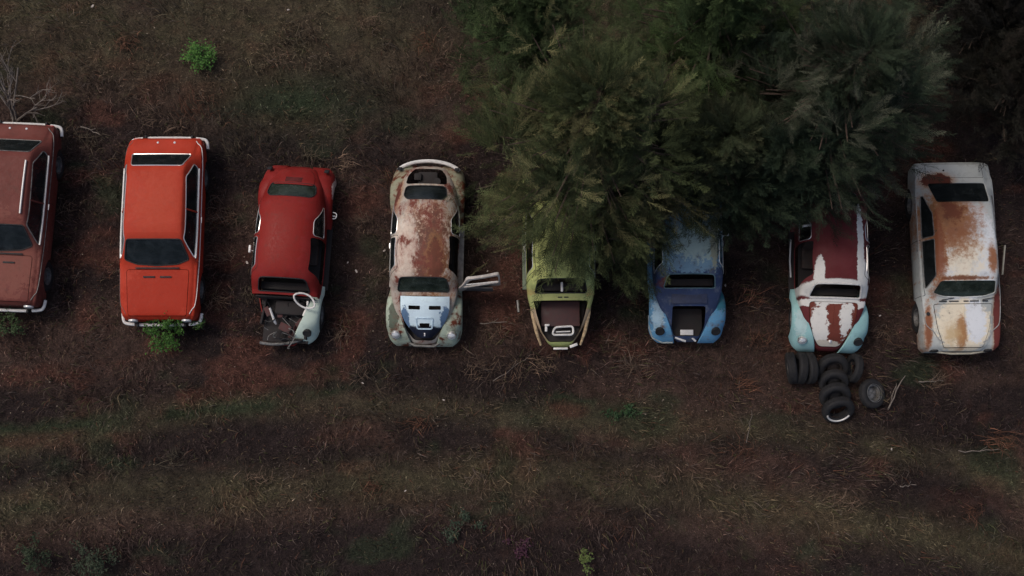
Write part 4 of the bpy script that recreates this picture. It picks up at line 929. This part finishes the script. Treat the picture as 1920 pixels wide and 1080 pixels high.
cedar('cedar_tree', 'low dark cedar at the right edge', tb(1885, 165, 1.2), 2.6, 1.5, 2000, ((.009, .009, .007), (.015, .014, .010), (.02, .014, .011)), .16, seed=13, hmin=.35)
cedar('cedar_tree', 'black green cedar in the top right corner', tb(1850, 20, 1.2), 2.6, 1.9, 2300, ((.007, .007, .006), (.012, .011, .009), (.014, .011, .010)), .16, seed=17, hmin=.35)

# ================================================================== SHRUBS, DEAD BUSH, STICKS
def shrub(name, label, x, y, rad, h, n, c0, c1, seed=0, leaf=.05, squash=1.0, group='leafy weeds growing around the cars'):
    p = px(x, y, h * .5); t = empty(name, (p.x, p.y, 0), label, 'shrub', 0, group); r = np.random.default_rng(seed)
    st = []; Q = []
    for k_ in range(max(5, n // 40)):
        a = r.random() * 6.28; rr = rad * math.sqrt(r.random()); e = np.array([math.cos(a) * rr, math.sin(a) * rr * squash, h * (1 - .5 * (rr / rad) ** 2) * r.uniform(.65, 1.1)]); md = e * np.array([.4, .4, .6])
        K = [(0, 0, -.02), tuple(md), tuple(e)]; K = chaikin(K, 1, False); st.append(tube(K, list(np.linspace(.010, .003, len(K))), 4)); Q.append((md, e))
    mk('stem', *merge(st), M['bark'], t)
    P = []; 
    for i_ in range(n):
        md, e = Q[i_ % len(Q)]; v = r.uniform(.15, 1.0); P.append(md * (1 - v) + e * v + r.normal(0, .035 + .02 * rad, 3))
    P = np.array(P); P[:, 2] = np.maximum(P[:, 2], .02); m = len(P); L_ = r.uniform(.6, 1.3, m) * leaf; th = r.random(m) * 6.28; d = np.stack([np.cos(th), np.sin(th), r.normal(0, .35, m)], 1); s = np.stack([-np.sin(th), np.cos(th), r.normal(0, .5, m)], 1)
    V = np.zeros((m, 4, 3)); V[:, 0] = P; V[:, 1] = P + d * L_[:, None] * .5 + s * L_[:, None] * .28; V[:, 2] = P + d * L_[:, None]; V[:, 3] = P + d * L_[:, None] * .5 - s * L_[:, None] * .28
    w_ = r.random((m, 1)); cc = np.array(c0)[None] * (1 - w_) + np.array(c1)[None] * w_
    o = tris_mesh('foliage', V.reshape(-1, 3), np.arange(m * 4).reshape(m, 4), np.repeat(cc, 4, 0), M['leaf']); o.parent = t; return t
shrub('green_shrub', 'bright green round leafy bush alone in the upper left field', 372, 105, .44, .5, 900, (.03, .085, .018), (.085, .20, .035), 1, squash=.8)
shrub('green_shrub', 'bright green weed growing over the front bumper of the orange car', 314, 618, .50, .95, 1300, (.022, .060, .012), (.06, .15, .022), 2, squash=1.2)
shrub('green_shrub', 'small dark weed right of the orange car front corner', 375, 610, .15, .6, 130, (.022, .05, .014), (.05, .10, .02), 3)
shrub('green_shrub', 'dim green weed at the left edge by the brownish car bumper', 14, 612, .38, .7, 560, (.024, .040, .016), (.045, .075, .026), 4)
shrub('green_shrub', 'dark green shrub at the bottom left corner', 62, 1040, .38, .7, 480, (.018, .028, .014), (.036, .050, .026), 5)
shrub('green_shrub', 'dusky green shrub near the bottom edge, second from the left corner', 172, 1050, .52, .7, 620, (.019, .030, .017), (.040, .052, .030), 6)
shrub('green_shrub', 'thin dark creeping weed in the lower middle of the field', 870, 985, .45, .3, 300, (.022, .035, .022), (.042, .06, .036), 7)
shrub('green_shrub', 'slim yellow green plant at the bottom edge of the field', 1100, 1052, .15, .9, 170, (.06, .09, .025), (.12, .15, .045), 8, squash=1.6)
shrub('purple_weed', 'low patch of dull purple weed near the lower middle', 968, 1018, .32, .12, 220, (.045, .016, .028), (.07, .026, .045), 9)
shrub('green_shrub', 'low green grass clump below the blue car', 1165, 770, .42, .14, 300, (.018, .04, .016), (.035, .075, .028), 10, squash=.4)
def bush(name, label, base, seed, dirs, group=None):
    t = empty(name, base, label, 'dead bush', 0, group); r = random.Random(seed); parts = []
    def grow_(p, d, l, rad, depth):
        K = [p]; q = Vector(p)
        for s in range(4): d = (d + Vector((r.gauss(0, .13), r.gauss(0, .13), r.gauss(0, .08)))).normalized(); q = q + d * l / 4; K.append(q.copy())
        parts.append(tube(K, list(np.linspace(rad, rad * .55, 5)), 5))
        if depth:
            for s in range(r.choice((2, 3, 3))):
                f = r.choice((2, 3, 4)); nd = (d + Vector((r.gauss(0, .55), r.gauss(0, .5), r.gauss(0, .35)))).normalized(); grow_(K[f], nd, l * r.uniform(.5, .8), rad * .55, depth - 1)
    for d, l in dirs: grow_(Vector((r.uniform(-.1, .1), r.uniform(-.1, .1), 0)), Vector(d).normalized(), l * .85, .026, 3)
    mk('branch', *merge(parts), M['wood'], t)
    return t
b0 = px(30, 225, 0)
bush('dead_bush', 'bare grey branching bush behind the brownish car at the left edge', (b0.x, b0.y, 0), 4, [((.30, .75, .6), 1.5), ((-.05, .8, .6), 1.5), ((-.5, .6, .6), 1.4), ((.1, .4, .8), 1.0), ((.45, .2, .5), .9), ((-.2, .2, .8), .8)])
st = [(1680, 735, 70, 62, .018, 'slim pale stick lying right of the rimmed tyre'), (1672, 745, 48, 70, .012, 'short straw coloured stick beside the slim pale one'), (925, 605, 50, 5, .012, 'thin twig lying between the cream and lime cars'), (960, 690, 85, 35, .008, 'long thin twig in front of the lime car'), (1745, 715, 45, 5, .014, 'short pale stick in front of the rusty white car'), (1835, 845, 75, 2, .012, 'long grey stick lying flat at the lower right'), (1702, 910, 30, 8, .014, 'short bleached stick in the lower right field'), (1405, 800, 60, 78, .007, 'dry stalk standing out below the blue car'), (170, 245, 40, -25, .016, 'dark branch end beside the brownish car rear')]
for x_, y_, l_, an, rd, lb in st:
    p = px(x_, y_, .1); o = empty('fallen_stick', (p.x, p.y, .10), lb, 'stick', R(an), 'fallen sticks in the grass'); Lm = l_ / 88
    K = [(-Lm / 2 + Lm * i_ / 6, random.gauss(0, .012), random.gauss(0, .008) + .02) for i_ in range(7)]; mk('stick', *merge([tube(K, list(np.linspace(rd, rd * .5, 7)), 5), tube([K[3], (K[3][0] + Lm * .2, .08, .04)], [rd * .5, rd * .3], 4)]), M['wood'], o)
ms = simple('bleached scrap', (.42, .36, .32), .7)
sc_ = [(668, 508, 9, 'white scrap lying between the red and cream cars, nearest the middle'), (652, 492, 6, 'small white fleck just above the scrap between the red and cream cars'), (720, 470, 7, 'pale scrap touching the left side of the cream car'), (922, 415, 8, 'pale scrap under the edge of the cedar right of the cream car'), (914, 508, 6, 'small grey fleck above the open door'), (463, 492, 9, 'white scrap on the left of the red car'), (173, 11, 9, 'white fleck near the top left edge'), (540, 18, 7, 'white fleck at the top edge above the red car'), (680, 718, 6, 'pale fleck below the gap between red and cream cars'), (832, 750, 6, 'pale fleck below the cream car nose'), (1360, 535, 7, 'pale scrap beside the right of the blue car'), (1650, 592, 6, 'pale fleck right of the turquoise fender'), (1672, 842, 6, 'pale fleck in the grass below the tyres'), (760, 920, 6, 'pale fleck in the lower left middle field')]
for x_, y_, s_, lb in sc_:
    p = px(x_, y_, .12); s = s_ / 88 * .5; r_ = random.Random(x_)
    pts = [(math.cos(a) * s * r_.uniform(.6, 1.1), math.sin(a) * s * .5 * r_.uniform(.6, 1.1)) for a in np.linspace(0, 2 * math.pi, 8)[:-1]]
    V = [(a, b, .012 + r_.uniform(0, .01)) for a, b in pts] + [(a * .9, b * .9, -.004) for a, b in pts]; F = [tuple(range(7)), tuple(range(13, 6, -1))] + [(i_, i_ + 7, (i_ + 1) % 7 + 7, (i_ + 1) % 7) for i_ in range(7)]
    o = mk('litter_scrap', V, F, ms, None, False); o.location = (p.x, p.y, .10); o.rotation_euler = (0, 0, r_.uniform(0, 3)); tag(o, lb, 'scrap', 'pale scraps in the grass')
